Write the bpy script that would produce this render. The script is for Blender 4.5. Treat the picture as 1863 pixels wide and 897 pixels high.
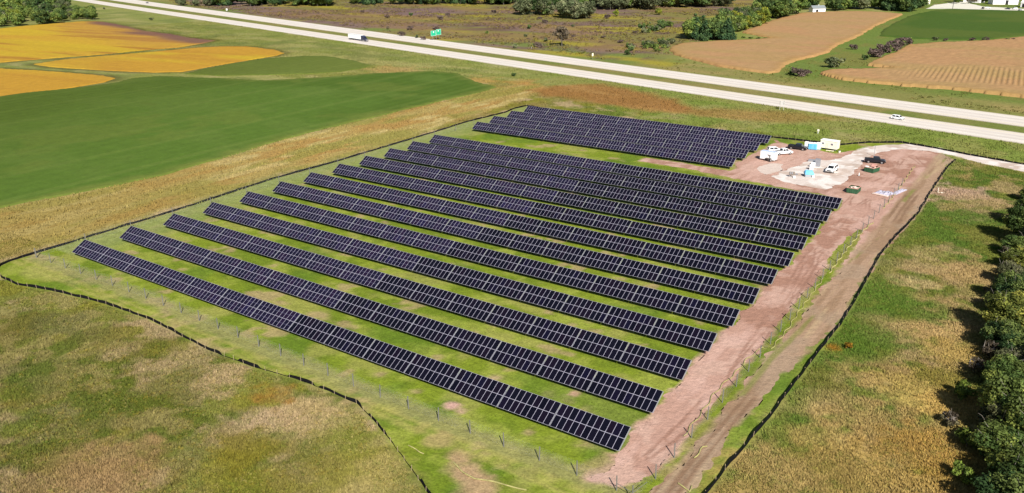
import bpy, bmesh, math, random
import numpy as np
from mathutils import Vector, Matrix

for o in list(bpy.data.objects): bpy.data.objects.remove(o)
SC = bpy.context.scene
COL = SC.collection
R = math.radians
PI = math.pi

# ------------------------------------------------------------------ camera
FPX, YAW, PITCH, ROLL = 1514.5, -0.60848, 0.35902, -0.0098
CAMP = np.array([45.29, -90.99, 70.02])
PW, PH = 1863.0, 897.0
_f = np.array([math.sin(YAW)*math.cos(PITCH), math.cos(YAW)*math.cos(PITCH), -math.sin(PITCH)])
_r0 = np.array([math.cos(YAW), -math.sin(YAW), 0.0])
_u0 = np.cross(_r0, _f)
_r = _r0*math.cos(ROLL) + _u0*math.sin(ROLL)
_u = _u0*math.cos(ROLL) - _r0*math.sin(ROLL)
cam = bpy.data.cameras.new('camera')
cam.sensor_fit = 'HORIZONTAL'; cam.sensor_width = 36.0
cam.lens = FPX/PW*36.0
cam.clip_start = 1.0; cam.clip_end = 12000.0
camo = bpy.data.objects.new('camera', cam); COL.objects.link(camo)
M = Matrix.Identity(4)
for i in range(3):
    M[i][0] = _r[i]; M[i][1] = _u[i]; M[i][2] = -_f[i]; M[i][3] = CAMP[i]
camo.matrix_world = M
SC.camera = camo

# ------------------------------------------------------------------ world, sun, exposure
SUN_AZ, SUN_EL = -43.0, 39.0          # direction towards the sun (math azimuth), elevation
w = bpy.data.worlds.new('World'); SC.world = w; w.use_nodes = True
nt = w.node_tree
sky = nt.nodes.new('ShaderNodeTexSky'); sky.sky_type = 'NISHITA'; sky.sun_disc = False
sky.sun_elevation = R(SUN_EL); sky.sun_rotation = R(90.0-SUN_AZ); sky.air_density = 1.0; sky.dust_density = 0.6
nt.links.new(sky.outputs[0], nt.nodes['Background'].inputs[0])
nt.nodes['Background'].inputs[1].default_value = 0.05
sl = bpy.data.lights.new('sun', 'SUN'); sl.energy = 4.95; sl.angle = R(0.5); sl.color = (1.0, 0.965, 0.905)
so = bpy.data.objects.new('sun', sl); COL.objects.link(so)
sd = Vector((math.cos(R(SUN_AZ))*math.cos(R(SUN_EL)), math.sin(R(SUN_AZ))*math.cos(R(SUN_EL)), math.sin(R(SUN_EL))))
so.rotation_euler = sd.to_track_quat('Z', 'Y').to_euler(); so.location = (0, 0, 120)
SC.view_settings.view_transform = 'Standard'; SC.view_settings.look = 'None'
SC.view_settings.gamma = 1.0; SC.view_settings.use_curve_mapping = False
SC.view_settings.exposure = 0.58
SC.render.engine = 'CYCLES'

# ------------------------------------------------------------------ helpers
rng = np.random.default_rng(7)
random.seed(7)

def at(px, py, z=0.0):
    d = _f*FPX + _r*(px-PW/2) - _u*(py-PH/2)
    t = (z-CAMP[2])/d[2]
    return CAMP + d*t
def pts(l, z=0.0): return np.array([at(x, y, z)[:2] for x, y in l])
def project(P):
    d = np.asarray(P)-CAMP; z = d@_f
    return PW/2+FPX*(d@_r)/z, PH/2-FPX*(d@_u)/z
def S(r, g, b, k=0.76):
    c = np.array([r, g, b])/255.0
    return np.where(c <= .04045, c/12.92, ((c+.055)/1.055)**2.4)*k

def _hash(ix, iy, s):
    h = (ix.astype(np.int64)*374761393 + iy.astype(np.int64)*668265263 + s*1442695041) & 0xffffffff
    h = ((h ^ (h >> 13))*1274126177) & 0xffffffff
    return ((h ^ (h >> 16)) & 0xffff)/65535.0
def vnoise(x, y, s=0):
    ix = np.floor(x); iy = np.floor(y); fx = x-ix; fy = y-iy
    fx = fx*fx*(3-2*fx); fy = fy*fy*(3-2*fy)
    a = _hash(ix, iy, s); b = _hash(ix+1, iy, s); c = _hash(ix, iy+1, s); d = _hash(ix+1, iy+1, s)
    return (a*(1-fx)+b*fx)*(1-fy) + (c*(1-fx)+d*fx)*fy
def fbm(x, y, sc, s=0, o=4):
    v = 0; a = .5; t = 0
    for i in range(o):
        v = v + a*vnoise(x/sc*(2**i)+17.3*i, y/sc*(2**i)-9.1*i, s+i*31); t += a; a *= .5
    return v/t
def sstep(a, b, x):
    t = np.clip((x-a)/(b-a), 0, 1); return t*t*(3-2*t)
def sdf(x, y, P):
    """signed distance to polygon P (negative inside)"""
    d = np.full(x.shape, 1e9); ins = np.zeros(x.shape, bool)
    n = len(P)
    for i in range(n):
        ax, ay = P[i]; bx, by = P[(i+1) % n]
        ex, ey = bx-ax, by-ay; L = ex*ex+ey*ey+1e-9
        t = np.clip(((x-ax)*ex+(y-ay)*ey)/L, 0, 1)
        d = np.minimum(d, (x-ax-t*ex)**2+(y-ay-t*ey)**2)
        c = (ay > y) != (by > y)
        if abs(ey) > 1e-9: ins ^= c & (x < ax+(y-ay)*ex/ey)
    d = np.sqrt(d)
    return np.where(ins, -d, d)
def pldist(x, y, P):
    d = np.full(x.shape, 1e9)
    for i in range(len(P)-1):
        ax, ay = P[i]; bx, by = P[i+1]; ex, ey = bx-ax, by-ay; L = ex*ex+ey*ey+1e-9
        t = np.clip(((x-ax)*ex+(y-ay)*ey)/L, 0, 1)
        d = np.minimum(d, (x-ax-t*ex)**2+(y-ay-t*ey)**2)
    return np.sqrt(d)

# ---- materials
def mat(name, base=(.5, .5, .5), rough=.7, metal=0., spec=.3, noise=0., nscale=3., bump=0., bscale=8.):
    m = bpy.data.materials.new(name); m.use_nodes = True
    n = m.node_tree; b = n.nodes['Principled BSDF']
    b.inputs['Roughness'].default_value = rough; b.inputs['Metallic'].default_value = metal
    b.inputs['Specular IOR Level'].default_value = spec
    tc = n.nodes.new('ShaderNodeTexCoord')
    if noise > 0:
        nz = n.nodes.new('ShaderNodeTexNoise'); nz.inputs['Scale'].default_value = nscale; nz.inputs['Detail'].default_value = 4
        n.links.new(tc.outputs['Object'], nz.inputs['Vector'])
        mr = n.nodes.new('ShaderNodeMapRange'); mr.inputs['To Min'].default_value = 1-noise; mr.inputs['To Max'].default_value = 1+noise
        mr.inputs['From Min'].default_value = .25; mr.inputs['From Max'].default_value = .75
        n.links.new(nz.outputs[0], mr.inputs['Value'])
        mx = n.nodes.new('ShaderNodeVectorMath'); mx.operation = 'SCALE'
        mx.inputs[0].default_value = tuple(base[:3]); n.links.new(mr.outputs[0], mx.inputs['Scale'])
        n.links.new(mx.outputs[0], b.inputs['Base Color'])
    else:
        b.inputs['Base Color'].default_value = (*base[:3], 1)
    if bump > 0:
        nb = n.nodes.new('ShaderNodeTexNoise'); nb.inputs['Scale'].default_value = bscale; nb.inputs['Detail'].default_value = 5
        n.links.new(tc.outputs['Object'], nb.inputs['Vector'])
        bp = n.nodes.new('ShaderNodeBump'); bp.inputs['Strength'].default_value = bump; bp.inputs['Distance'].default_value = .2
        n.links.new(nb.outputs[0], bp.inputs['Height']); n.links.new(bp.outputs[0], b.inputs['Normal'])
    return m

def mat_attr(name, rough=.9, noise=.25, scales=(.7, .15), bump=.5, transl=0., rand=0., up=0.):
    """albedo from the mesh's 'Col' attribute, broken up by procedural noise in world space"""
    m = bpy.data.materials.new(name); m.use_nodes = True
    n = m.node_tree; b = n.nodes['Principled BSDF']; out = n.nodes['Material Output']
    b.inputs['Roughness'].default_value = rough; b.inputs['Specular IOR Level'].default_value = .1
    at_ = n.nodes.new('ShaderNodeAttribute'); at_.attribute_name = 'Col'
    cur = at_.outputs['Color']
    ge = n.nodes.new('ShaderNodeNewGeometry')
    hs = []
    for s in scales:
        nz = n.nodes.new('ShaderNodeTexNoise'); nz.inputs['Scale'].default_value = s; nz.inputs['Detail'].default_value = 4; nz.inputs['Roughness'].default_value = .65
        n.links.new(ge.outputs['Position'], nz.inputs['Vector']); hs.append(nz)
        if noise <= 0: continue
        mr = n.nodes.new('ShaderNodeMapRange'); mr.inputs['From Min'].default_value = .3; mr.inputs['From Max'].default_value = .7
        mr.inputs['To Min'].default_value = 1-noise; mr.inputs['To Max'].default_value = 1+noise
        n.links.new(nz.outputs[0], mr.inputs['Value'])
        mx = n.nodes.new('ShaderNodeVectorMath'); mx.operation = 'SCALE'
        n.links.new(cur, mx.inputs[0]); n.links.new(mr.outputs[0], mx.inputs['Scale']); cur = mx.outputs[0]
    if rand > 0:
        oi = n.nodes.new('ShaderNodeObjectInfo')
        mr = n.nodes.new('ShaderNodeMapRange'); mr.inputs['To Min'].default_value = 1-rand; mr.inputs['To Max'].default_value = 1+rand
        n.links.new(oi.outputs['Random'], mr.inputs['Value'])
        mx = n.nodes.new('ShaderNodeVectorMath'); mx.operation = 'SCALE'
        n.links.new(cur, mx.inputs[0]); n.links.new(mr.outputs[0], mx.inputs['Scale']); cur = mx.outputs[0]
    n.links.new(cur, b.inputs['Base Color'])
    if bump > 0:
        bp = n.nodes.new('ShaderNodeBump'); bp.inputs['Strength'].default_value = bump; bp.inputs['Distance'].default_value = .5
        n.links.new(hs[0].outputs[0], bp.inputs['Height']); n.links.new(bp.outputs[0], b.inputs['Normal'])
    if up > 0:
        vm = n.nodes.new('ShaderNodeVectorMath'); vm.operation = 'SCALE'; vm.inputs['Scale'].default_value = 1-up
        n.links.new(ge.outputs['Normal'], vm.inputs[0])
        va = n.nodes.new('ShaderNodeVectorMath'); va.operation = 'ADD'; va.inputs[1].default_value = (0, 0, up); n.links.new(vm.outputs[0], va.inputs[0])
        vn = n.nodes.new('ShaderNodeVectorMath'); vn.operation = 'NORMALIZE'; n.links.new(va.outputs[0], vn.inputs[0]); n.links.new(vn.outputs[0], b.inputs['Normal'])
    if transl > 0:
        tr = n.nodes.new('ShaderNodeBsdfTranslucent'); n.links.new(cur, tr.inputs['Color'])
        ms = n.nodes.new('ShaderNodeMixShader'); ms.inputs[0].default_value = transl
        n.links.new(b.outputs[0], ms.inputs[1]); n.links.new(tr.outputs[0], ms.inputs[2]); n.links.new(ms.outputs[0], out.inputs['Surface'])
    return m

def link(o, parent=None):
    COL.objects.link(o)
    if parent is not None: o.parent = parent
    return o
def tag(o, label=None, cat=None, group=None, kind=None):
    if label: o['label'] = label
    if cat: o['category'] = cat
    if group: o['group'] = group
    if kind: o['kind'] = kind
    return o
def thing(name, label, cat, loc=(0, 0, 0), rz=0., group=None, kind=None):
    o = bpy.data.objects.new(name, None); o.empty_display_size = .3
    o.location = loc; o.rotation_euler = (0, 0, rz); COL.objects.link(o)
    return tag(o, label, cat, group, kind)
def npmesh(name, V, F, mats, col=None, smooth=False):
    """V (n,3); F (m,k) constant k, or list of such arrays"""
    me = bpy.data.meshes.new(name)
    Fs = F if isinstance(F, list) else [F]
    Fs = [f for f in Fs if len(f)]
    me.vertices.add(len(V)); me.vertices.foreach_set('co', np.asarray(V, np.float32).ravel())
    loops = np.concatenate([f.ravel() for f in Fs]); tot = np.concatenate([np.full(len(f), f.shape[1]) for f in Fs])
    st = np.concatenate([[0], np.cumsum(tot)[:-1]])
    me.loops.add(len(loops)); me.loops.foreach_set('vertex_index', loops.astype(np.int32))
    me.polygons.add(len(tot)); me.polygons.foreach_set('loop_start', st.astype(np.int32))
    try: me.polygons.foreach_set('loop_total', tot.astype(np.int32))
    except Exception: pass
    if smooth: me.polygons.foreach_set('use_smooth', np.ones(len(tot), bool))
    if col is not None:
        a = me.color_attributes.new('Col', 'FLOAT_COLOR', 'POINT')
        c4 = np.ones((len(V), 4), np.float32); c4[:, :3] = col; a.data.foreach_set('color', c4.ravel())
    for m in (mats if isinstance(mats, (list, tuple)) else [mats]): me.materials.append(m)
    me.update(); me.validate()
    return me

class MB:
    """collects boxes, tubes and prisms into ONE mesh"""
    def __init__(s): s.bm = bmesh.new(); s.mi = 0
    def _mark(s, fs):
        for f in fs: f.material_index = s.mi
    def box(s, c, d, rz=0., rot=None, bev=0.):
        mtx = Matrix.Translation(c) @ (rot.to_4x4() if rot is not None else Matrix.Rotation(rz, 4, 'Z')) @ Matrix.Diagonal((*d, 1))
        r = bmesh.ops.create_cube(s.bm, size=1.0, matrix=mtx)
        vs = set(r['verts']); fs = set(f for v in vs for f in v.link_faces)
        if bev > 0:
            es = list({e for v in vs for e in v.link_edges})
            rr = bmesh.ops.bevel(s.bm, geom=es, offset=bev, segments=2, profile=.5, affect='EDGES')
            fs = set(rr['faces']) | {f for f in fs if f.is_valid}
        s._mark(fs); return s
    def tube(s, a, b, r, r2=None, n=8, cap=True):
        a = Vector(a); b = Vector(b); d = b-a; L = d.length
        q = d.to_track_quat('Z', 'Y').to_matrix().to_4x4()
        rr = bmesh.ops.create_cone(s.bm, cap_ends=cap, segments=n, radius1=r, radius2=(r if r2 is None else r2), depth=L, matrix=Matrix.Translation((a+b)/2) @ q)
        s._mark({f for v in rr['verts'] for f in v.link_faces}); return s
    def path(s, P, r, n=5):
        for i in range(len(P)-1): s.tube(P[i], P[i+1], r, n=n)
        return s
    def loft(s, rings, cap=True):
        R_ = [[s.bm.verts.new(p) for p in ring] for ring in rings]
        fs = []
        n = len(R_[0])
        for a, b in zip(R_[:-1], R_[1:]):
            for i in range(n): fs.append(s.bm.faces.new((a[i], a[(i+1) % n], b[(i+1) % n], b[i])))
        if cap:
            fs.append(s.bm.faces.new(R_[0][::-1])); fs.append(s.bm.faces.new(R_[-1]))
        s._mark(fs); return s
    def prism(s, prof, y0, y1, bev=0.):
        """profile in xz extruded along y"""
        a = [s.bm.verts.new((x, y0, z)) for x, z in prof]; b = [s.bm.verts.new((x, y1, z)) for x, z in prof]
        n = len(prof); fs = []
        for i in range(n): fs.append(s.bm.faces.new((a[i], a[(i+1) % n], b[(i+1) % n], b[i])))
        fs.append(s.bm.faces.new(a[::-1])); fs.append(s.bm.faces.new(b))
        if bev > 0:
            es = list({e for f in fs for e in f.edges})
            rr = bmesh.ops.bevel(s.bm, geom=es, offset=bev, segments=2, profile=.5, affect='EDGES')
            fs = list(set(rr['faces']) | {f for f in fs if f.is_valid})
        s._mark(fs); return s
    def quad(s, p):
        f = s.bm.faces.new([s.bm.verts.new(q) for q in p]); s._mark([f]); return s
    def build(s, name, mats, parent=None, smooth=False):
        bmesh.ops.recalc_face_normals(s.bm, faces=s.bm.faces)
        me = bpy.data.meshes.new(name); s.bm.to_mesh(me); s.bm.free()
        for m in (mats if isinstance(mats, (list, tuple)) else [mats]): me.materials.append(m)
        if smooth:
            for p in me.polygons: p.use_smooth = True
        o = bpy.data.objects.new(name, me)
        return link(o, parent)
def children(o): return [c for c in o.children]
def copy_tree(o, parent=None):
    c = o.copy(); COL.objects.link(c)
    if parent is not None: c.parent = parent
    for ch in children(o): copy_tree(ch, c)
    return c
ORD = ['first', 'second', 'third', 'fourth', 'fifth', 'sixth', 'seventh', 'eighth', 'ninth', 'tenth', 'eleventh', 'twelfth', 'thirteenth', 'fourteenth', 'fifteenth', 'sixteenth']

# ------------------------------------------------------------------ layout of the place (ground points)
def ext(l): return pts(l)
SILT_BACK = pts([(958, 193), (1000, 200), (1402, 250), (1480, 259), (1523, 265), (1552, 262), (1580, 260), (1640, 260), (1700, 270), (1760, 282), (1863, 300), (1950, 316)])
SILT_LEFT = pts([(958, 193), (935, 198), (920, 205), (850, 222), (800, 238), (700, 268), (600, 298), (500, 325), (400, 358), (300, 390), (200, 420), (125, 443), (60, 463), (20, 475), (2, 483), (-6, 492), (2, 505)])
SILT_FRONT = pts([(2, 505), (30, 518), (100, 530), (185, 551), (270, 580), (380, 637), (460, 668), (540, 690), (600, 712), (650, 735), (680, 765), (720, 815), (760, 870), (790, 915)])
SILT_RIGHT = pts([(1738, 292), (1725, 303), (1700, 340), (1670, 390), (1630, 430), (1600, 467), (1560, 540), (1530, 590), (1490, 640), (1440, 705), (1400, 760), (1340, 830), (1285, 897), (1255, 935)])
INSIDE = np.concatenate([SILT_BACK[:9], SILT_RIGHT[1:], SILT_FRONT[::-1], SILT_LEFT[::-1][1:]])
NEAR_UP = np.array([(-1500, 620), (-1200, 538), (-971, 481), (-756, 432), (-542, 386), (-341, 342), (-236, 319), (-72, 282), (28, 261), (130, 240), (300, 205)])
NEAR_LO = np.array([(-1500, 605), (-1200, 522), (-971, 465), (-754, 415), (-508, 361), (-341, 325), (-222, 299), (-68, 266), (30, 244), (130, 223), (300, 188)])
FAR_UP = np.array([(-1500, 660), (-1200, 577), (-929, 509), (-743, 466), (-599, 434), (-400, 388), (-259, 356), (-85, 318), (25, 294), (130, 272), (300, 237)])
FAR_LO = np.array([(-1500, 640), (-1200, 557), (-958, 494), (-743, 445), (-561, 404), (-400, 368), (-247, 335), (-79, 298), (27, 275), (130, 253), (300, 218)])
GREEN_BIG = pts([(-70, 188), (0, 176), (40, 170), (150, 159), (215, 150), (240, 143), (290, 139), (380, 142), (480, 147), (560, 143), (640, 137), (680, 134), (730, 132), (790, 130), (830, 134), (870, 150), (905, 159), (860, 172), (800, 185), (700, 209), (600, 232), (480, 264), (400, 289), (300, 318), (200, 339), (100, 359), (0, 378), (-80, 396)])
GREEN_SMALL = pts([(335, 135), (370, 126), (430, 115), (480, 107), (560, 102), (600, 103), (640, 110), (674, 119), (660, 125), (620, 131), (560, 135), (480, 137), (400, 138)])
YEL1 = pts([(-80, 60), (0, 52), (60, 46), (150, 39), (190, 40), (230, 48), (265, 57), (310, 62), (345, 69), (392, 74), (370, 79), (330, 86), (260, 92), (190, 99), (110, 105), (50, 110), (0, 114), (-80, 120)])
YEL2 = pts([(62, 117), (120, 108), (250, 97), (360, 87), (400, 85), (455, 85), (500, 91), (518, 97), (500, 102), (440, 112), (380, 122), (330, 131), (280, 132), (220, 130), (150, 126), (90, 122)])
YEL3 = pts([(-80, 122), (0, 125), (60, 128), (120, 132), (190, 138), (211, 143), (190, 150), (130, 160), (60, 169), (0, 178), (-80, 190)])
CORN1 = pts([(1216, 88), (1240, 81), (1310, 76), (1365, 74), (1408, 71), (1380, 66), (1350, 60), (1383, 46), (1420, 34), (1460, 25), (1500, 23), (1560, 22), (1610, 24), (1643, 27), (1620, 36), (1590, 50), (1560, 68), (1530, 80), (1505, 97), (1480, 104), (1450, 110), (1430, 118), (1420, 132), (1400, 134), (1360, 130), (1310, 122), (1260, 110), (1225, 100)])
CORN2 = pts([(1489, 135), (1510, 129), (1560, 127.5), (1625, 126), (1578, 120), (1589, 113), (1615, 103), (1641, 90), (1656, 84), (1718, 79), (1785, 77), (1863, 69), (1960, 62), (1960, 190), (1863, 179), (1744, 165), (1615, 154.5), (1537, 147)])
FARGREEN = pts([(1960, 22), (1863, 20), (1740, 17), (1700, 19), (1660, 27), (1630, 40), (1605, 55), (1600, 66), (1660, 71), (1740, 73), (1800, 72), (1863, 65), (1960, 58)])
SCRUB = pts([(280, -20), (320, 12), (480, 32), (740, 66), (940, 94), (1100, 112), (1230, 126), (1216, 88), (1300, 70), (1390, 35), (1500, -10)])
TANSTRIP = pts([(-80, 400), (0, 380), (100, 361), (200, 341), (300, 320), (400, 291), (480, 266), (600, 234), (700, 211), (800, 187), (905, 160), (960, 150), (1000, 160), (940, 185), (850, 214), (800, 232), (700, 262), (600, 292), (500, 319), (400, 352), (300, 384), (200, 414), (125, 437), (0, 470), (-80, 500)])
ORANGE1 = pts([(960, 165), (1000, 157), (1080, 152), (1150, 160), (1230, 182), (1255, 206), (1180, 206), (1090, 190), (1000, 176)])
ORANGE2 = pts([(1180, 198), (1300, 200), (1420, 203), (1500, 214), (1420, 222), (1280, 214)])
YARD = pts([(1060, 872), (1090, 856), (1113, 840), (1128, 826), (1146, 786), (1185, 757), (1192, 752), (1212, 715), (1242, 694), (1264, 655), (1300, 628), (1312, 605), (1340, 592), (1354, 564), (1375, 552), (1392, 525), (1405, 516), (1424, 490), (1440, 480), (1452, 458), (1470, 450), (1485, 430), (1500, 410), (1512, 392), (1535, 372), (1535, 362), (1480, 350), (1430, 342), (1340, 325), (1240, 305), (1160, 293), (1175, 288), (1260, 300), (1330, 312), (1345, 295), (1375, 278), (1400, 264), (1412, 256), (1450, 268), (1520, 279), (1560, 274), (1600, 270), (1660, 270), (1700, 276), (1736, 291), (1722, 303), (1697, 342), (1667, 392), (1625, 434), (1595, 470), (1560, 535), (1520, 595), (1470, 640), (1415, 690), (1370, 740), (1320, 800), (1275, 860), (1235, 930), (1175, 930), (1190, 900), (1250, 830), (1300, 770), (1352, 705), (1405, 640), (1440, 600), (1480, 548), (1520, 500), (1545, 465), (1575, 420), (1560, 412), (1520, 450), (1490, 500), (1450, 540), (1400, 610), (1350, 668), (1300, 735), (1255, 785), (1225, 830), (1180, 865), (1120, 885)])
GRAVEL = pts([(1405, 322), (1420, 312), (1455, 300), (1475, 291), (1510, 291), (1535, 287), (1553, 276), (1575, 268), (1610, 264), (1650, 262), (1700, 267), (1760, 281), (1863, 299), (1960, 318), (1960, 332), (1863, 312), (1790, 298), (1740, 284), (1690, 274), (1640, 271), (1600, 277), (1578, 288), (1565, 300), (1550, 318), (1530, 335), (1500, 344), (1460, 338), (1425, 330)])
PALE2 = pts([(1375, 306), (1400, 297), (1425, 299), (1420, 311), (1390, 319)])
FENCE_F = np.array([(-150.5, -5.2), (-105, -4.6), (-80, -5.7), (-54, -6.5), (-28, -7.0), (3.4, -6.9)])

# spots: pixel x, y, radius (m), rgb, strength
SPOTS = [
 (370, 695, 5, (176, 148, 112), .8), (345, 650, 4, (168, 145, 105), .7), (480, 765, 5, (178, 152, 118), .85), (560, 755, 6, (176, 150, 108), .7), (415, 795, 4, (165, 140, 105), .6),
 (492, 722, 4, (150, 112, 40), .9), (300, 705, 7, (98, 104, 30), .7), (440, 815, 6, (128, 118, 30), .8), (150, 760, 9, (92, 104, 34), .6), (60, 690, 10, (96, 108, 40), .6),
 (240, 860, 7, (150, 122, 70), .6), (120, 870, 8, (142, 118, 66), .6), (560, 850, 6, (130, 116, 62), .5), (640, 800, 5, (128, 128, 48), .6), (690, 830, 4, (140, 130, 60), .5), (30, 600, 7, (124, 112, 52), .6),
 (120, 590, 6, (108, 108, 62), .6), (200, 620, 6, (134, 118, 66), .5), (260, 640, 5, (112, 108, 40), .6), (190, 850, 6, (164, 132, 90), .6), (680, 880, 5, (164, 146, 90), .6), (350, 830, 4, (110, 116, 60), .5),
 (1655, 610, 7, (186, 158, 106), .85), (1700, 605, 6, (188, 156, 98), .8), (1760, 650, 6, (176, 148, 76), .8), (1700, 560, 7, (184, 154, 100), .8), (1775, 500, 7, (178, 148, 96), .8), (1600, 480, 0, (0, 0, 0), 0),
 (1690, 460, 5, (176, 158, 100), .7), (1660, 512, 4, (178, 160, 110), .6), (1640, 690, 8, (176, 146, 92), .8), (1700, 720, 8, (170, 148, 74), .8), (1560, 760, 7, (172, 148, 90), .75), (1480, 790, 6, (172, 148, 84), .7),
 (1600, 800, 8, (170, 142, 84), .8), (1690, 840, 8, (176, 138, 62), .8), (1500, 850, 7, (164, 138, 72), .8), (1400, 860, 7, (172, 146, 88), .8), (1360, 890, 6, (160, 136, 74), .8), (1600, 870, 7, (166, 140, 76), .7),
 (1450, 765, 3, (92, 120, 36), .9), (1430, 700, 4, (100, 126, 40), .8), (1570, 620, 9, (96, 124, 36), .9), (1650, 560, 7, (88, 122, 30), .8), (1600, 540, 8, (100, 128, 40), .8), (1780, 400, 9, (104, 126, 48), .6),
 (1490, 690, 5, (112, 116, 36), .7), (1750, 740, 5, (196, 158, 84), .7), (1515, 633, 2.0, (176, 122, 30), .9), (1720, 690, 4, (126, 120, 36), .6), (1735, 350, 9, (190, 158, 132), .85), (1705, 348, 5, (186, 150, 126), .8), (1790, 372, 8, (186, 156, 112), .6), (1800, 430, 7, (152, 140, 66), .6),
 (825, 738, 1.6, (206, 164, 150), .95), (838, 748, 1.2, (200, 165, 140), .8), (1045, 716, 1.2, (196, 158, 134), .9), (900, 688, 1.8, (186, 158, 124), .8), (880, 692, 1.4, (176, 158, 104), .6), (1255, 690, 1.2, (196, 160, 140), .6),
 (850, 860, 2.4, (182, 152, 116), .9), (835, 830, 2.0, (180, 150, 112), .8), (870, 890, 2.6, (182, 152, 116), .9), (800, 800, 2.0, (176, 154, 104), .7), (770, 780, 1.6, (168, 156, 90), .6), (950, 880, 2.2, (150, 146, 80), .6), (700, 745, 2.2, (168, 160, 84), .5),
 (1100, 850, 2.5, (172, 150, 106), .6), (1150, 850, 2.5, (186, 150, 128), .8), (960, 855, 2.4, (158, 150, 90), .6), (455, 380, 3, (168, 150, 104), .5), (280, 440, 3, (164, 148, 104), .7),
 (90, 480, 3, (140, 146, 70), .5), (760, 168, 14, (166, 132, 78), .5), (720, 128, 16, (172, 140, 84), .7), (860, 147, 12, (180, 142, 76), .7), (950, 150, 10, (176, 130, 68), .5), (620, 350, 3, (170, 160, 120), .4),
]
SPOTW = [(at(x, y)[:2], r*(1.2 if c[0] > 160 and y > 480 and r > 2.9 else 1), S(*(np.array(c)*(1.06 if c[0] > 160 and r > 2.9 else 1))), k) for x, y, r, c, k in SPOTS if r > 0]

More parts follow.
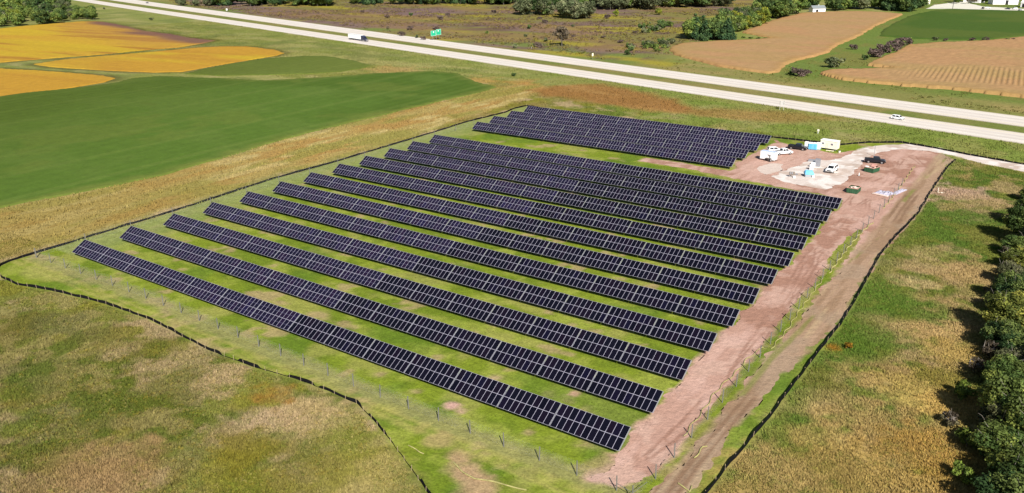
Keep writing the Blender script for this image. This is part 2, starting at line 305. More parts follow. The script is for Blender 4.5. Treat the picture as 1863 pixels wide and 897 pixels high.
TRAILS = [pts([(1590, 735), (1572, 780), (1548, 840), (1535, 900)]), pts([(60, 740), (180, 700), (330, 640), (420, 655)]), pts([(300, 900), (380, 800), (470, 740)]), pts([(1610, 590), (1640, 640), (1700, 660)])]
def mix(c, d, m): return c*(1-m[:, None]) + d*m[:, None]
def ground_color(x, y):
    """albedo of the soil and grass at each ground point"""
    n1 = fbm(x, y, 60, 1); n2 = fbm(x, y, 16, 2); n3 = fbm(x, y, 5, 3, 3); n4 = fbm(x, y, 1.8, 4, 2)
    c = np.tile(S(130, 132, 56), (len(x), 1))
    c = mix(c, S(98, 110, 36), sstep(.42, .58, n2)); c = mix(c, S(158, 144, 88), sstep(.5, .62, n3)*.7); c = mix(c, S(140, 118, 54), sstep(.52, .66, n1)*.6); c = mix(c, S(134, 130, 38), sstep(.56, .66, fbm(x, y, 8, 33, 3))*.7); c = mix(c, S(182, 156, 116), sstep(.57, .66, fbm(x, y, 11, 34, 4))*.8); c = mix(c, S(132, 112, 56), sstep(-10, -50, y)*sstep(.3, .6, n3)*.4)
    # beyond the array, towards the highway: paler roadside grass with streaks
    road = (np.interp(x, NEAR_LO[:, 0], NEAR_LO[:, 1]))
    k = sstep(60, 20, road-y)*1.0
    st = fbm(x*.35+y*.1, y*1.6, 14, 9, 3)
    c = mix(c, S(140, 143, 70), k*.85); c = mix(c, S(166, 160, 104), k*sstep(.52, .68, st)*.7); c = mix(c, S(122, 136, 52), k*sstep(.52, .66, n2)*.7)
    kb = sstep(20, 90, x+170)*sstep(150, 205, y)*(y < road)
    c = mix(c, S(138, 142, 64), kb*.55*sstep(.4, .6, n3)); c = mix(c, S(118, 138, 48), kb*.6*sstep(.48, .62, n2))
    # median
    fl = np.interp(x, FAR_LO[:, 0], FAR_LO[:, 1]); nu = np.interp(x, NEAR_UP[:, 0], NEAR_UP[:, 1]); fu = np.interp(x, FAR_UP[:, 0], FAR_UP[:, 1])
    med = ((y > nu-1) & (y < fl+1)).astype(float)
    c = mix(c, S(128, 128, 62), med); c = mix(c, S(112, 124, 50), med*sstep(.5, .6, n2)*.8); c = mix(c, S(150, 132, 78), med*sstep(.5, .62, st)*.7)
    # verge right above the far carriageway
    ver = sstep(0, 3, y-fu)*sstep(60, 15, y-fu)
    c = mix(c, S(132, 128, 66), ver*.8); c = mix(c, S(160, 140, 82), ver*sstep(.5, .65, st)*.8); c = mix(c, S(110, 128, 54), ver*sstep(.55, .64, n1))
    # scrubland beyond the highway
    ds = sdf(x, y, SCRUB)+(n2-.5)*40
    k = sstep(8, -12, ds)
    c = mix(c, S(130, 122, 62), k); c = mix(c, S(112, 128, 58), k*sstep(70, 15, y-fu)*sstep(.42, .6, n1)); c = mix(c, S(128, 104, 96), k*sstep(.44, .58, fbm(x*.6, y*1.5, 60, 21, 3))); c = mix(c, S(158, 146, 44), k*sstep(.55, .68, fbm(x*.5, y*2, 45, 22, 3)))
    c = mix(c, S(108, 84, 74), k*sstep(.58, .7, n2)*.8); c = mix(c, S(146, 116, 74), k*sstep(.58, .7, fbm(x*.5, y*1.4, 50, 23, 2))*.6)
    # land around the far fields
    far = sstep(0, 10, x+120)*sstep(15, 40, y-fu)
    c = mix(c, S(104, 124, 46), far*.9); c = mix(c, S(130, 120, 60), far*sstep(.5, .64, n2)*.6)
    # land round the yellow fields
    lf = sstep(-200, -240, x)*sstep(12, 0, y-road+20)
    c = mix(c, S(132, 140, 66), lf*.6); c = mix(c, S(168, 158, 96), lf*sstep(.5, .66, st)*.5); c = mix(c, S(112, 120, 60), lf*sstep(.55, .66, n2)*.6)
    for P in (YEL1, YEL2, YEL3):
        c = mix(c, S(98, 92, 40), sstep(6, 2, sdf(x, y, P)+(n3-.5)*3)*.8)
    # tan strip beside the green field
    dt = sdf(x, y, TANSTRIP)+(n3-.5)*6
    k = sstep(2.5, -3, dt)
    stn = fbm(x*1.2, y*.28, 7, 12, 4)
    c = mix(c, S(172, 150, 84), k); c = mix(c, S(172, 134, 70), k*sstep(.44, .62, stn)*.8); c = mix(c, S(194, 174, 112), k*.8*sstep(.55, .68, fbm(x*1.3, y*.3, 5, 14, 3))); c = mix(c, S(146, 140, 64), k*sstep(.5, .66, fbm(x*1.2, y*.35, 9, 16, 3))*.8); c = mix(c, S(150, 130, 62), k*sstep(120, 0, y)*.6)
    for P in (ORANGE1, ORANGE2):
        do = sdf(x, y, P)+(n2-.5)*22
        k = sstep(6, -8, do)
        c = mix(c, S(156, 112, 58), k*(.95 if P is ORANGE1 else .55)); c = mix(c, S(178, 140, 78), k*sstep(.52, .68, st)*.5)
    # right hand meadow: greener towards the fence
    rm = sstep(13, 16, x)*(y < 208)
    g = sstep(.42, .56, n2*.6+n3*.4+ .10*sstep(30, 110, y) - .10*sstep(26, 40, x) - .06*sstep(60, 10, y))
    c = mix(c, S(176, 152, 90), rm); c = mix(c, S(98, 124, 40), rm*g); c = mix(c, S(190, 162, 112), rm*sstep(.54, .64, fbm(x, y, 10, 35, 4))*.8); c = mix(c, S(142, 136, 56), rm*sstep(.5, .62, n3)*.5)
    # mown grass inside the silt fence
    di = sdf(x, y, INSIDE)
    k = sstep(.6, -.6, di+(n4-.5)*1.6)
    gr = np.tile(S(126, 141, 41), (len(x), 1))
    gr = mix(gr, S(112, 130, 37), sstep(.45, .6, n2)); gr = mix(gr, S(150, 158, 66), sstep(.5, .66, n3)*.8); gr = mix(gr, S(160, 156, 84), sstep(.58, .7, fbm(x, y, 9, 41, 3))*.6); gr = mix(gr, S(176, 152, 112), sstep(.66, .74, fbm(x, y, 4.5, 44, 3))*.7); gr = mix(gr, S(132, 128, 62), sstep(3.2, 5.2, x)*(x < 9)*sstep(.4, .6, n3)*.7); gr = mix(gr, S(94, 122, 36), sstep(.6, .7, fbm(x, y, 11, 42, 3))*.6)
    edge = sstep(20, 4, -di)*(y > 0)*(x < -120)
    gr = mix(gr, S(146, 152, 92), edge*.8)
    # driven strip between silt fence and chain link, and the veil of bare soil along the wire
    q = pldist(x, y, FENCE_F)
    gr = mix(gr, S(158, 148, 100), sstep(2.2, .3, q-.8+(n4-.5)*2)*.65)
    tr = np.minimum(np.abs(y+8.7+(x+60)*.012), np.abs(y+10.4+(x+60)*.012))
    gr = mix(gr, S(172, 162, 92), sstep(.9, .1, tr+(n4-.5)*1.1)*(y < -6)*(x < 0)*.6)
    c = mix(c, gr, k)
    # trodden trails through the rough meadows
    for tp in TRAILS:
        c = mix(c, S(112, 104, 46), sstep(.9, .2, pldist(x, y, tp)+(n4-.5)*1.2)*.6)
    # lush strip outside silt fence, right
    k = sstep(4.5, 1, np.abs(pldist(x, y, SILT_RIGHT)-1.5)+(n3-.5)*5)*.7
    c = mix(c, S(106, 130, 46), k*.75)
    # bare dirt of the yard and haul track
    dy = sdf(x, y, YARD)+(n3-.5)*2.4+(n4-.5)*1.4
    k = sstep(.5, -.5, dy)
    c = mix(c, dirt_color(x, y), k)
    dg = np.minimum(sdf(x, y, GRAVEL), sdf(x, y, PALE2)+1)+(n4-.5)*1.6+(n3-.5)*2
    c = mix(c, S(230, 214, 200), sstep(.8, -1, dg)*.9)
    for (p, r, col, kk) in SPOTW:
        d = np.hypot(x-p[0], y-p[1])
        m = d < r*2.4
        if not m.any(): continue
        e = d[m]/r + (n3[m]-.5)*1.4 + (n4[m]-.5)*.9
        c[m] = mix(c[m], col, sstep(1.25, .45, e)*kk)
    lum = c@np.array([.3, .6, .1]); c = lum[:, None]+(c-lum[:, None])*np.where(sdf(x, y, INSIDE) < 0, 1.0, .95)[:, None]
    return c
RUTS = [pts(l) for l in ([(1690, 272), (1600, 275), (1550, 300), (1500, 345), (1420, 345)], [(1560, 300), (1560, 345), (1500, 420), (1420, 560), (1330, 690), (1220, 800)], [(1640, 290), (1620, 330), (1570, 370), (1500, 480), (1440, 560)], [(1660, 285), (1690, 310), (1660, 360), (1600, 420)], [(1420, 300), (1470, 285), (1540, 290), (1640, 300)], [(1545, 420), (1480, 470), (1420, 585), (1300, 725), (1180, 830)], [(1390, 330), (1440, 350), (1540, 350), (1620, 310)], [(1700, 300), (1600, 330), (1560, 400)])]
def rut_mask(x, y):
    m = np.zeros(len(x)); wob = (fbm(x, y, 9, 66, 2)-.5)*1.6
    for P in RUTS:
        d = pldist(x, y, P)+wob; m = np.maximum(m, sstep(.34, .12, np.abs(d-.9)))
    return m*sstep(.36, .56, fbm(x, y, 12, 67, 3))
def dirt_color(x, y):
    n2 = fbm(x, y, 14, 52); n3 = fbm(x, y, 4, 53, 3); st = fbm(x*2.6, y*.22, 5, 54, 3)
    c = np.tile(S(194, 154, 136), (len(x), 1))
    c = mix(c, S(168, 126, 106), sstep(.46, .6, n2)*.85); c = mix(c, S(208, 172, 154), sstep(.52, .66, n3)*.7)
    rm_ = rut_mask(x, y)
    c = mix(c, S(158, 118, 100), rm_*.75)
    tk = sstep(6.6, 8.2, x+(n3-.5)*1.5)
    c = mix(c, S(176, 146, 118), tk*.9); c = mix(c, S(158, 128, 100), tk*sstep(.5, .62, st)*.8); c = mix(c, S(190, 164, 128), tk*sstep(.56, .7, fbm(x*2.6, y*.2, 4, 57, 3))*.7)
    c = mix(c, S(214, 176, 160), (1-tk)*sstep(.55, .7, fbm(x*1.5, y*.4, 5, 58, 3))*.6)
    c = mix(c, S(168, 146, 122), tk*sstep(.45, .6, fbm(x, y, 8, 68, 3))*.5); c = mix(c, S(126, 134, 56), sstep(.56, .66, fbm(x*1.8, y*.35, 5, 56, 3))*tk*.65*sstep(.9, .3, np.abs(x-9.4-(fbm(y, y*0, 30, 59, 2)-.5)*3)))
    for x0 in (8.6, 10.2, 11.4): c = mix(c, S(138, 108, 84), sstep(.6, .1, np.abs(x-x0-(fbm(y, y*0, 30, 59, 2)-.5)*3)+(n3-.5)*.6)*sstep(.42, .55, fbm(x*.3, y*.3, 9, 60, 2))*tk*.8)
    return c

# ------------------------------------------------------------------ ground sheet
M_GROUND = mat_attr('soil_and_grass', noise=.2, scales=(.55, 2.2), bump=.55)
M_FIELD = mat_attr('crop_leaves', noise=.10, scales=(.25, 1.2), bump=.3)
def axis(lo, hi, fine, lo2, hi2, grow=1.09, mx=7.):
    a = list(np.arange(lo, hi+1e-6, fine)); s = fine
    v = hi
    while v < hi2: s = min(s*grow, mx); v += s; a.append(v)
    b = []; s = fine; v = lo
    while v > lo2: s = min(s*grow, mx); v -= s; b.append(v)
    a = b[::-1]+a
    return np.array([-9000., -5000., -2500.]+a+[2500., 5000., 9000.])
gx = axis(-175, 70, .75, -1150, 330); gy = axis(-60, 225, .75, -160, 1150)
X, Y = np.meshgrid(gx, gy)
xf, yf = X.ravel(), Y.ravel()
cg = ground_color(xf, yf)
zz = np.zeros_like(xf)
nx, ny = len(gx), len(gy)
I = np.arange(nx*ny).reshape(ny, nx)
F = np.stack([I[:-1, :-1].ravel(), I[:-1, 1:].ravel(), I[1:, 1:].ravel(), I[1:, :-1].ravel()], 1)
me = npmesh('ground', np.stack([xf, yf, zz], 1), F, M_GROUND, cg)
g = link(bpy.data.objects.new('ground', me)); g['kind'] = 'structure'

def sheet(name, poly, colfn, s, z, m, jag=1.0, jsc=4., height=None, seed=0, tdir=None, sl=None):
    """a ragged edged sheet (or low crop) inside the polygon"""
    sl = sl or s
    tx = np.array([0., 1.]) if tdir is None else tdir
    nx_ = np.array([tx[1], -tx[0]])
    uv = np.stack([poly@nx_, poly@tx], 1)
    x0, y0 = uv.min(0)-s*2; x1, y1 = uv.max(0)+sl*2
    ax = np.arange(x0, x1+s, s); ay = np.arange(y0, y1+sl, sl)
    X, Y = np.meshgrid(ax, ay); u_, v_ = X.ravel(), Y.ravel()
    x = u_*nx_[0]+v_*tx[0]; y = u_*nx_[1]+v_*tx[1]
    d = sdf(x, y, poly)+(fbm(x, y, jsc, 70+seed, 3)-.5)*2*jag
    I = np.arange(len(x)).reshape(Y.shape)
    q = np.stack([I[:-1, :-1].ravel(), I[:-1, 1:].ravel(), I[1:, 1:].ravel(), I[1:, :-1].ravel()], 1)
    # pull vertices just outside the border onto it, keep faces touching the inside
    inside = d < 0
    keep = inside[q].any(1)
    q = q[keep]
    gxx = (sdf(x+.05, y, poly)-sdf(x-.05, y, poly))/.1; gyy = (sdf(x, y+.05, poly)-sdf(x, y-.05, poly))/.1
    out = (~inside)
    sh = np.where(out, np.minimum(d, s*1.5), 0)
    xx = x-gxx*sh; yy = y-gyy*sh
    if height is None: zz = np.full(len(x), z)
    else: zz = np.where(out, .0, z+height(x, y, d))
    used = np.unique(q); mp = np.full(len(x), -1); mp[used] = np.arange(len(used))
    V = np.stack([xx, yy, zz], 1)[used]
    c = colfn(xx[used], yy[used])
    me = npmesh(name, V, mp[q], m, c)
    return link(bpy.data.objects.new(name, me))

M_DIRT = mat_attr('bare_dirt', noise=.12, scales=(.8, 3.0), bump=.5)
M_GRAV = mat_attr('gravel', noise=.08, scales=(.6, 4.0), bump=.3)
def grav_col(x, y):
    c = np.tile(S(226, 211, 200), (len(x), 1)); c = mix(c, S(202, 180, 164), sstep(.5, .64, fbm(x, y, 7, 61))*.85); c = mix(c, S(190, 172, 156), rut_mask(x, y)*.6); return mix(c, S(244, 236, 228), sstep(.52, .68, fbm(x, y, 3, 62, 3))*.8)
o = sheet('dirt_yard', YARD, dirt_color, .32, .004, M_DIRT, jag=1.7, jsc=3.5, seed=1); o['kind'] = 'structure'
o = sheet('gravel_road', GRAVEL, grav_col, .4, .009, M_GRAV, jag=1.0, jsc=3., seed=2); o['kind'] = 'structure'
o = sheet('gravel_patch', PALE2, lambda x, y: mix(grav_col(x, y), S(214, 190, 174), np.full(len(x), .5)), .6, .009, M_GRAV, jag=1.2, jsc=3., seed=3); o['kind'] = 'structure'

# ------------------------------------------------------------------ highway
M_CONC = mat('concrete_pavement', S(232, 221, 208), .85, noise=.05, nscale=.08)
M_CONCW = mat('worn_concrete', S(221, 210, 199), .85, noise=.07, nscale=.06)
M_LINE = mat('road_paint', (.8, .8, .76), .7, noise=.06)
M_YLINE = mat('yellow_road_paint', (.72, .55, .2), .7, noise=.06)
M_SHLD = mat('shoulder_gravel', S(196, 184, 160), .95, noise=.15, nscale=.4)
def resample(P, step):
    d = np.concatenate([[0], np.cumsum(np.hypot(*np.diff(P, axis=0).T))])
    t = np.arange(0, d[-1], step)
    return np.stack([np.interp(t, d, P[:, 0]), np.interp(t, d, P[:, 1])], 1)
def smooth_line(P, it=3):
    for _ in range(it):
        Q = [P[0]]
        for a, b in zip(P[:-1], P[1:]): Q += [a*.75+b*.25, a*.25+b*.75]
        P = np.array(Q+[P[-1]])
    return P
def strip(name, A, B, z, m):
    t = np.linspace(0, 1, 160); xs = -1500+t*1800
    A = smooth_line(A.astype(float)); B = smooth_line(B.astype(float))
    V = np.concatenate([np.stack([xs, np.interp(xs, A[:, 0], A[:, 1]), np.full(160, z)], 1), np.stack([xs, np.interp(xs, B[:, 0], B[:, 1]), np.full(160, z)], 1)])
    i = np.arange(159); F = np.stack([i+160, i+161, i+1, i], 1)
    return link(bpy.data.objects.new(name, npmesh(name, V, F, m)))
def offs(A, B, f, w):
    """line between A (f=0) and B (f=1), as a band w metres wide"""
    xs = np.linspace(-1500, 300, 160); a = np.interp(xs, *smooth_line(A.astype(float)).T); b = np.interp(xs, *smooth_line(B.astype(float)).T)
    y = a*(1-f)+b*f
    return np.stack([xs, y+w/2], 1), np.stack([xs, y-w/2], 1)
for up, lo, nm, yl in ((NEAR_UP, NEAR_LO, 'highway_near', .16), (FAR_UP, FAR_LO, 'highway_far', .86)):
    u2 = up+np.array([0, 1.3]); l2 = lo-np.array([0, 1.3])
    o = strip('road_shoulder', u2, l2, .03, M_SHLD); o['kind'] = 'structure'
    o = strip('highway', up, lo, .06, M_CONC); o['kind'] = 'structure'
    for f in (.33, .64):
        a, b = offs(up, lo, f, 2.3); o = strip('road_wheel_path', a, b, .063, M_CONCW); o['kind'] = 'structure'
    for f, mm in ((.12 if yl < .5 else .2, M_YLINE if yl < .5 else M_LINE), (.8 if yl < .5 else .88, M_LINE if yl < .5 else M_YLINE)):
        a, b = offs(up, lo, f, .22); o = strip('road_edge_line', a, b, .066, mm); o['kind'] = 'structure'
    mb = MB(); a, b = offs(up, lo, .5, .2); cl = (a+b)/2; cl = resample(cl, 12.2)
    for p, q in zip(cl[:-1], cl[1:]):
        d = (q-p)/np.hypot(*(q-p)); n_ = np.array([-d[1], d[0]])*.09; e = p+d*3.2
        mb.quad([(*(p+n_), .066), (*(p-n_), .066), (*(e-n_), .066), (*(e+n_), .066)])
    o = mb.build('road_lane_dashes', M_LINE); o['kind'] = 'structure'

# ------------------------------------------------------------------ crop fields
def flat(h, rag=.15):
    return lambda x, y, d: h+(fbm(x, y, 2.5, 81, 2)-.5)*rag
def green_col(x, y):
    n = fbm(x, y, 70, 91); st = fbm(x*.6+y*.3, y*.9-x*.3, 22, 92)
    c = np.tile(S(86, 112, 39), (len(x), 1)); c = mix(c, S(78, 102, 32), sstep(.42, .62, n)); c = mix(c, S(94, 116, 46), sstep(.52, .68, st)*.7)
    a0 = at(100, 359)[:2]; a1 = at(700, 209)[:2]; tt = (a1-a0)/np.hypot(*(a1-a0)); u = x*-tt[1]+y*tt[0]; uu = (u+(fbm(x, y, 90, 93, 2)-.5)*5)
    tl = np.minimum(np.abs((uu/27 % 1)-.47), np.abs((uu/27 % 1)-.53))*27
    c = mix(c, S(112, 128, 58), sstep(1.3, .3, tl)*.35); c = mix(c, S(100, 124, 50), sstep(.25, .9, np.abs((uu/6.5 % 1)-.5)*2)*.18)
    c = mix(c, S(108, 120, 50), sstep(.62, .72, fbm(x, y, 30, 94, 4))*.45); c = mix(c, S(128, 130, 62), sstep(-7, -.5, sdf(x, y, GREEN_BIG)+(fbm(x, y, 6, 89, 3)-.5)*7)*.45)
    return mix(c, S(80, 94, 28), sstep(-170, -330, x+y*.4)*.6)
def yel_col(x, y, ks=.25):
    a = x*.99+y*.1; b = y*.99-x*.15
    st = fbm(a*.14, b*1.4, 12, 95, 4); n = fbm(x, y, 80, 96)
    c = np.tile(S(194, 156, 50), (len(x), 1)); c = mix(c, S(188, 142, 50), sstep(.46, .64, n)*.9); c = mix(c, S(162, 116, 46), sstep(.52, .64, st)*ks); c = mix(c, S(194, 164, 46), sstep(.56, .7, fbm(a*.2, b, 25, 97))*.8)
    return c
def yel1_col(x, y):
    c = yel_col(x, y, .85)
    d = pldist(x, y, pts([(195, 42), (230, 48), (265, 57), (310, 62), (345, 70), (372, 75)]))
    c = mix(c, S(176, 128, 66), sstep(50, 20, d+(fbm(x*.3, y, 20, 99)-.5)*60)*.5)
    return mix(c, S(112, 80, 78), sstep(26, 8, d+(fbm(x*.3, y, 20, 98)-.5)*34)*.85)
def corn_col(x, y):
    n = fbm(x, y, 50, 101); st = fbm(x*.3, y*1.2, 20, 102)
    c = np.tile(S(178, 142, 98), (len(x), 1)); c = mix(c, S(182, 140, 98), sstep(.45, .62, n)*.8); c = mix(c, S(172, 142, 92), sstep(.52, .66, st)*.7)
    e = np.minimum(np.abs(sdf(x, y, CORN1)), np.abs(sdf(x, y, CORN2)))
    return mix(c, S(172, 132, 74), sstep(8, 1, e+(fbm(x, y, 8, 103)-.5)*8)*.4)
def fargreen_col(x, y):
    n = fbm(x, y, 60, 105); c = np.tile(S(74, 98, 34), (len(x), 1)); return mix(c, S(86, 103, 39), sstep(.45, .62, n))
_rd = np.array([0.83, 0.55]); _ra = None
def corn2_h(x, y, d):
    nrm = np.array([_ra[1], -_ra[0]])
    u = x*nrm[0]+y*nrm[1]
    gap = np.abs(((u/2.4) % 1)-.5)*2
    p = at(1820, 142)[:2]
    msk = sstep(52, 18, np.hypot(x-p[0], (y-p[1])*1.3)+(fbm(x, y, 14, 111)-.5)*50)
    return 1.2+(fbm(x, y, 2.5, 112, 2)-.5)*.5 - .7*msk*sstep(.5, .85, gap)
def fieldobj(name, poly, fn, s, z, h, label, jag, group, seed, **k):
    o = sheet(name, poly, fn, s, z, M_FIELD, jag=jag, jsc=9., height=h, seed=seed, **k)
    return tag(o, label, 'crop field', group, 'stuff')
fieldobj('green_crop', GREEN_BIG, green_col, 1.0, 0, flat(.35, .1), 'large smooth green crop field left of the solar array', 1.5, 'green crop fields', 11)
fieldobj('green_crop', GREEN_SMALL, green_col, 1.5, 0, flat(.35, .1), 'small green crop wedge between the golden field and the large green field', .8, 'green crop fields', 12)
fieldobj('golden_crop', YEL1, yel1_col, 1.6, 0, flat(.3, .15), 'largest golden crop field, farthest back, with brown streaks', .9, 'golden crop fields', 13)
fieldobj('golden_crop', YEL2, yel_col, 1.5, 0, flat(.3, .15), 'long pointed golden crop field in the middle of the three', .9, 'golden crop fields', 14)
fieldobj('golden_crop', YEL3, yel_col, 1.4, 0, flat(.3, .15), 'golden crop field nearest the large green field', .9, 'golden crop fields', 15)
fieldobj('dry_corn', CORN1, corn_col, 1.6, 0, flat(1.1, .35), 'tan dry corn field with a notch of weeds below the white shed', 1.6, 'dry corn fields', 16)
_ra = at(1793, 149)[:2]-at(1798, 134)[:2]; _ra /= np.hypot(*_ra)
fieldobj('dry_corn', CORN2, corn_col, .6, 0, corn2_h, 'tan dry corn field at right edge with visible planted rows', 1.6, 'dry corn fields', 17, tdir=_ra, sl=2.0)
fieldobj('green_crop', FARGREEN, fargreen_col, 2.5, 0, flat(.4, .1), 'dark green crop field in front of the far white farm buildings', 1., 'green crop fields', 18)
FARMYARD = pts([(1686, 16), (1700, 9), (1730, 5), (1745, 2), (1790, 12), (1830, 14), (1863, 16), (1960, 20), (1960, 26), (1863, 19.5), (1790, 17.5), (1740, 16)])
o = sheet('farm_yard', FARMYARD, lambda x, y: np.tile(S(232, 226, 208), (len(x), 1)), 2., .03, M_GRAV, jag=1.5, jsc=8, seed=19); o['kind'] = 'structure'

# ------------------------------------------------------------------ solar tables
def mat_glass(name, base, mid):
    m = bpy.data.materials.new(name); m.use_nodes = True
    n = m.node_tree; b = n.nodes['Principled BSDF']
    b.inputs['Roughness'].default_value = .12; b.inputs['Specular IOR Level'].default_value = .14
    oi = n.nodes.new('ShaderNodeObjectInfo'); tc = n.nodes.new('ShaderNodeTexCoord')
    cr = n.nodes.new('ShaderNodeValToRGB'); e = cr.color_ramp.elements
    e[0].position = 0; e[0].color = (base[0]*.7, base[1]*.7, base[2]*.7, 1); e[1].position = 1; e[1].color = (base[0]*1.1, base[1], base[2]*1.5, 1)
    x = e.new(.45); x.color = (*base, 1)
    x = e.new(.9); x.color = (base[0]*1.6, base[1]*.95, base[2]*1.05, 1)
    n.links.new(oi.outputs['Random'], cr.inputs[0])
    # cells: a faint grid of busbars, and the half-cut line across the middle
    sp = n.nodes.new('ShaderNodeSeparateXYZ'); n.links.new(tc.outputs['Object'], sp.inputs[0])
    def grid(sock, pitch, wd, off=0.):
        a = n.nodes.new('ShaderNodeMath'); a.operation = 'MULTIPLY_ADD'; a.inputs[1].default_value = 1/pitch; a.inputs[2].default_value = off
        f = n.nodes.new('ShaderNodeMath'); f.operation = 'FRACT'; g_ = n.nodes.new('ShaderNodeMath'); g_.operation = 'LESS_THAN'; g_.inputs[1].default_value = wd
        n.links.new(sock, a.inputs[0]); n.links.new(a.outputs[0], f.inputs[0]); n.links.new(f.outputs[0], g_.inputs[0]); return g_.outputs[0]
    gx_ = grid(sp.outputs[0], 1.03/6, .07); gy_ = grid(sp.outputs[1], 2.05/12, .05)
    mxm = n.nodes.new('ShaderNodeMath'); mxm.operation = 'MAXIMUM'; n.links.new(gx_, mxm.inputs[0]); n.links.new(gy_, mxm.inputs[1])
    m1 = n.nodes.new('ShaderNodeMix'); m1.data_type = 'RGBA'; n.links.new(mxm.outputs[0], m1.inputs[0]); n.links.new(cr.outputs[0], m1.inputs[6]); m1.inputs[7].default_value = (.010, .010, .018, 1)
    ab = n.nodes.new('ShaderNodeMath'); ab.operation = 'ABSOLUTE'; n.links.new(sp.outputs[1], ab.inputs[0])
    lt = n.nodes.new('ShaderNodeMath'); lt.operation = 'LESS_THAN'; lt.inputs[1].default_value = mid; n.links.new(ab.outputs[0], lt.inputs[0])
    m2 = n.nodes.new('ShaderNodeMix'); m2.data_type = 'RGBA'; n.links.new(lt.outputs[0], m2.inputs[0]); n.links.new(m1.outputs[2], m2.inputs[6]); m2.inputs[7].default_value = (.05, .046, .085, 1)
    n.links.new(m2.outputs[2], b.inputs['Base Color'])
    return m
M_GL_R = mat_glass('solar_glass_dark', (.0042, .0042, .0095), 0.0)
M_GL_L = mat_glass('solar_glass_violet', (.0085, .0072, .021), 0.045)
M_FRAME = mat('aluminium_frame', (.44, .42, .51), .45, .1, .4)
M_STEEL = mat('galvanised_steel', (.36, .37, .38), .5, .5, .4, noise=.15, nscale=2)
M_DARKSTEEL = mat('dark_backsheet', (.05, .05, .055), .8)
MW, ML, PITCHX, GAP = 1.05, 2.075, 1.05, .18
TILT = math.atan2(2.094, 3.593)
ZB = 1.05
def module_mesh(name, glass, wide=MW-.004):
    fr = .027; hw, hl = wide/2, ML/2-.012; t = .04
    mb = MB(); bm = mb.bm
    o1 = [bm.verts.new((sx*hw, sy*hl, t)) for sx, sy in ((-1, -1), (1, -1), (1, 1), (-1, 1))]
    i1 = [bm.verts.new((sx*(hw-fr), sy*(hl-fr), t)) for sx, sy in ((-1, -1), (1, -1), (1, 1), (-1, 1))]
    g1 = [bm.verts.new((sx*(hw-fr), sy*(hl-fr), t-.006)) for sx, sy in ((-1, -1), (1, -1), (1, 1), (-1, 1))]
    b1 = [bm.verts.new((sx*hw, sy*hl, 0)) for sx, sy in ((-1, -1), (1, -1), (1, 1), (-1, 1))]
    for i in range(4):
        j = (i+1) % 4
        bm.faces.new((o1[i], o1[j], i1[j], i1[i])); bm.faces.new((i1[i], i1[j], g1[j], g1[i])); bm.faces.new((b1[i], b1[j], o1[j], o1[i]))
    f = bm.faces.new(g1); f.material_index = 1
    f = bm.faces.new(b1[::-1]); f.material_index = 2
    me = bpy.data.meshes.new(name); bm.to_mesh(me); bm.free()
    for m in (M_FRAME, glass, M_DARKSTEEL): me.materials.append(m)
    return me
ME_R = module_mesh('solar_panel', M_GL_R); ME_L = module_mesh('solar_panel_violet', M_GL_L)
ROT = Matrix.Rotation(TILT, 4, 'X')
def proto_table(ncol, kind):
    """a fixed-tilt table, two panels high; origin on the ground under the middle of its low edge"""
    t = thing('solar_table', '', 'solar table')
    wdt = ncol*PITCHX
    for c in range(ncol):
        for r_ in range(2):
            p = bpy.data.objects.new('solar_panel', ME_L if kind == 'L' else ME_R); link(p, t)
            v = ROT @ Vector((0, (r_+.5)*ML, 0))
            p.location = ((c+.5)*PITCHX-wdt/2, v.y, ZB+v.z); p.rotation_euler = (TILT, 0, 0)
    mb = MB()
    for fy in (.55, 1.5, 2.6, 3.6):
        v = ROT @ Vector((0, fy, -.06)); mb.box((0, v.y, ZB+v.z), (wdt-.1, .07, .10), rot=Matrix.Rotation(TILT, 3, 'X'))
    mb.build('purlins', M_STEEL, t)
    er = MB(); v = ROT @ Vector((0, ML, .0)); er.box((wdt/2+.08, v.y, ZB+v.z-.01), (.07, ML*2-.05, .05), rot=Matrix.Rotation(TILT, 3, 'X')); er.build('end_rail', M_STEEL, t)
    npst = 3 if ncol >= 9 else 2
    for k in range(npst):
        x = -wdt/2+wdt*(k+.5)/npst
        v = ROT @ Vector((0, 2.08, -.18))
        pm = MB(); pm.box((x, v.y, (ZB+v.z)/2), (.12, .16, ZB+v.z)); pm.build('post', M_STEEL, t)
        rm = MB(); c_ = ROT @ Vector((0, 2.08, -.15)); rm.box((x, c_.y, ZB+c_.z), (.08, 3.4, .10), rot=Matrix.Rotation(TILT, 3, 'X'))
        a = Vector((x, v.y, .7)); b_ = ROT @ Vector((0, .75, -.16)); b_ = Vector((x, b_.y, ZB+b_.z)); rm.tube(a, b_, .035, n=6)
        rm.build('rafter', M_STEEL, t)
    return t
PROTO = {}
used = set()
def put_table(kind, ncol, xc, y, sx, label, group):
    k = (kind, ncol)
    if k not in PROTO: PROTO[k] = proto_table(ncol, kind)
    if k not in used: t = PROTO[k]; used.add(k)
    else: t = copy_tree(PROTO[k])
    t.location = (xc, y, 0); t.scale = (sx, 1, 1); t.rotation_euler = (R(random.uniform(-.45, .45)), R(random.uniform(-.12, .12)), 0)
    t['label'] = label; t['group'] = group
NUM = {9: 'eighteen', 10: 'twenty', 11: 'twenty-two'}
cols = [('L', 10)]*7+[('R', 9)]*6+[('R', 11)]
ROWX = [(-144.1, 0), (-143.9, -.4), (-143.6, -.8), (-143.5, -1.0), (-143.4, -1.2), (-143.7, -1.5), (-143.8, -1.7), (-143.8, -1.9), (-143.9, -2.4), (-144.1, -2.8), (-144.3, -3.3), (-144.4, -3.7)]
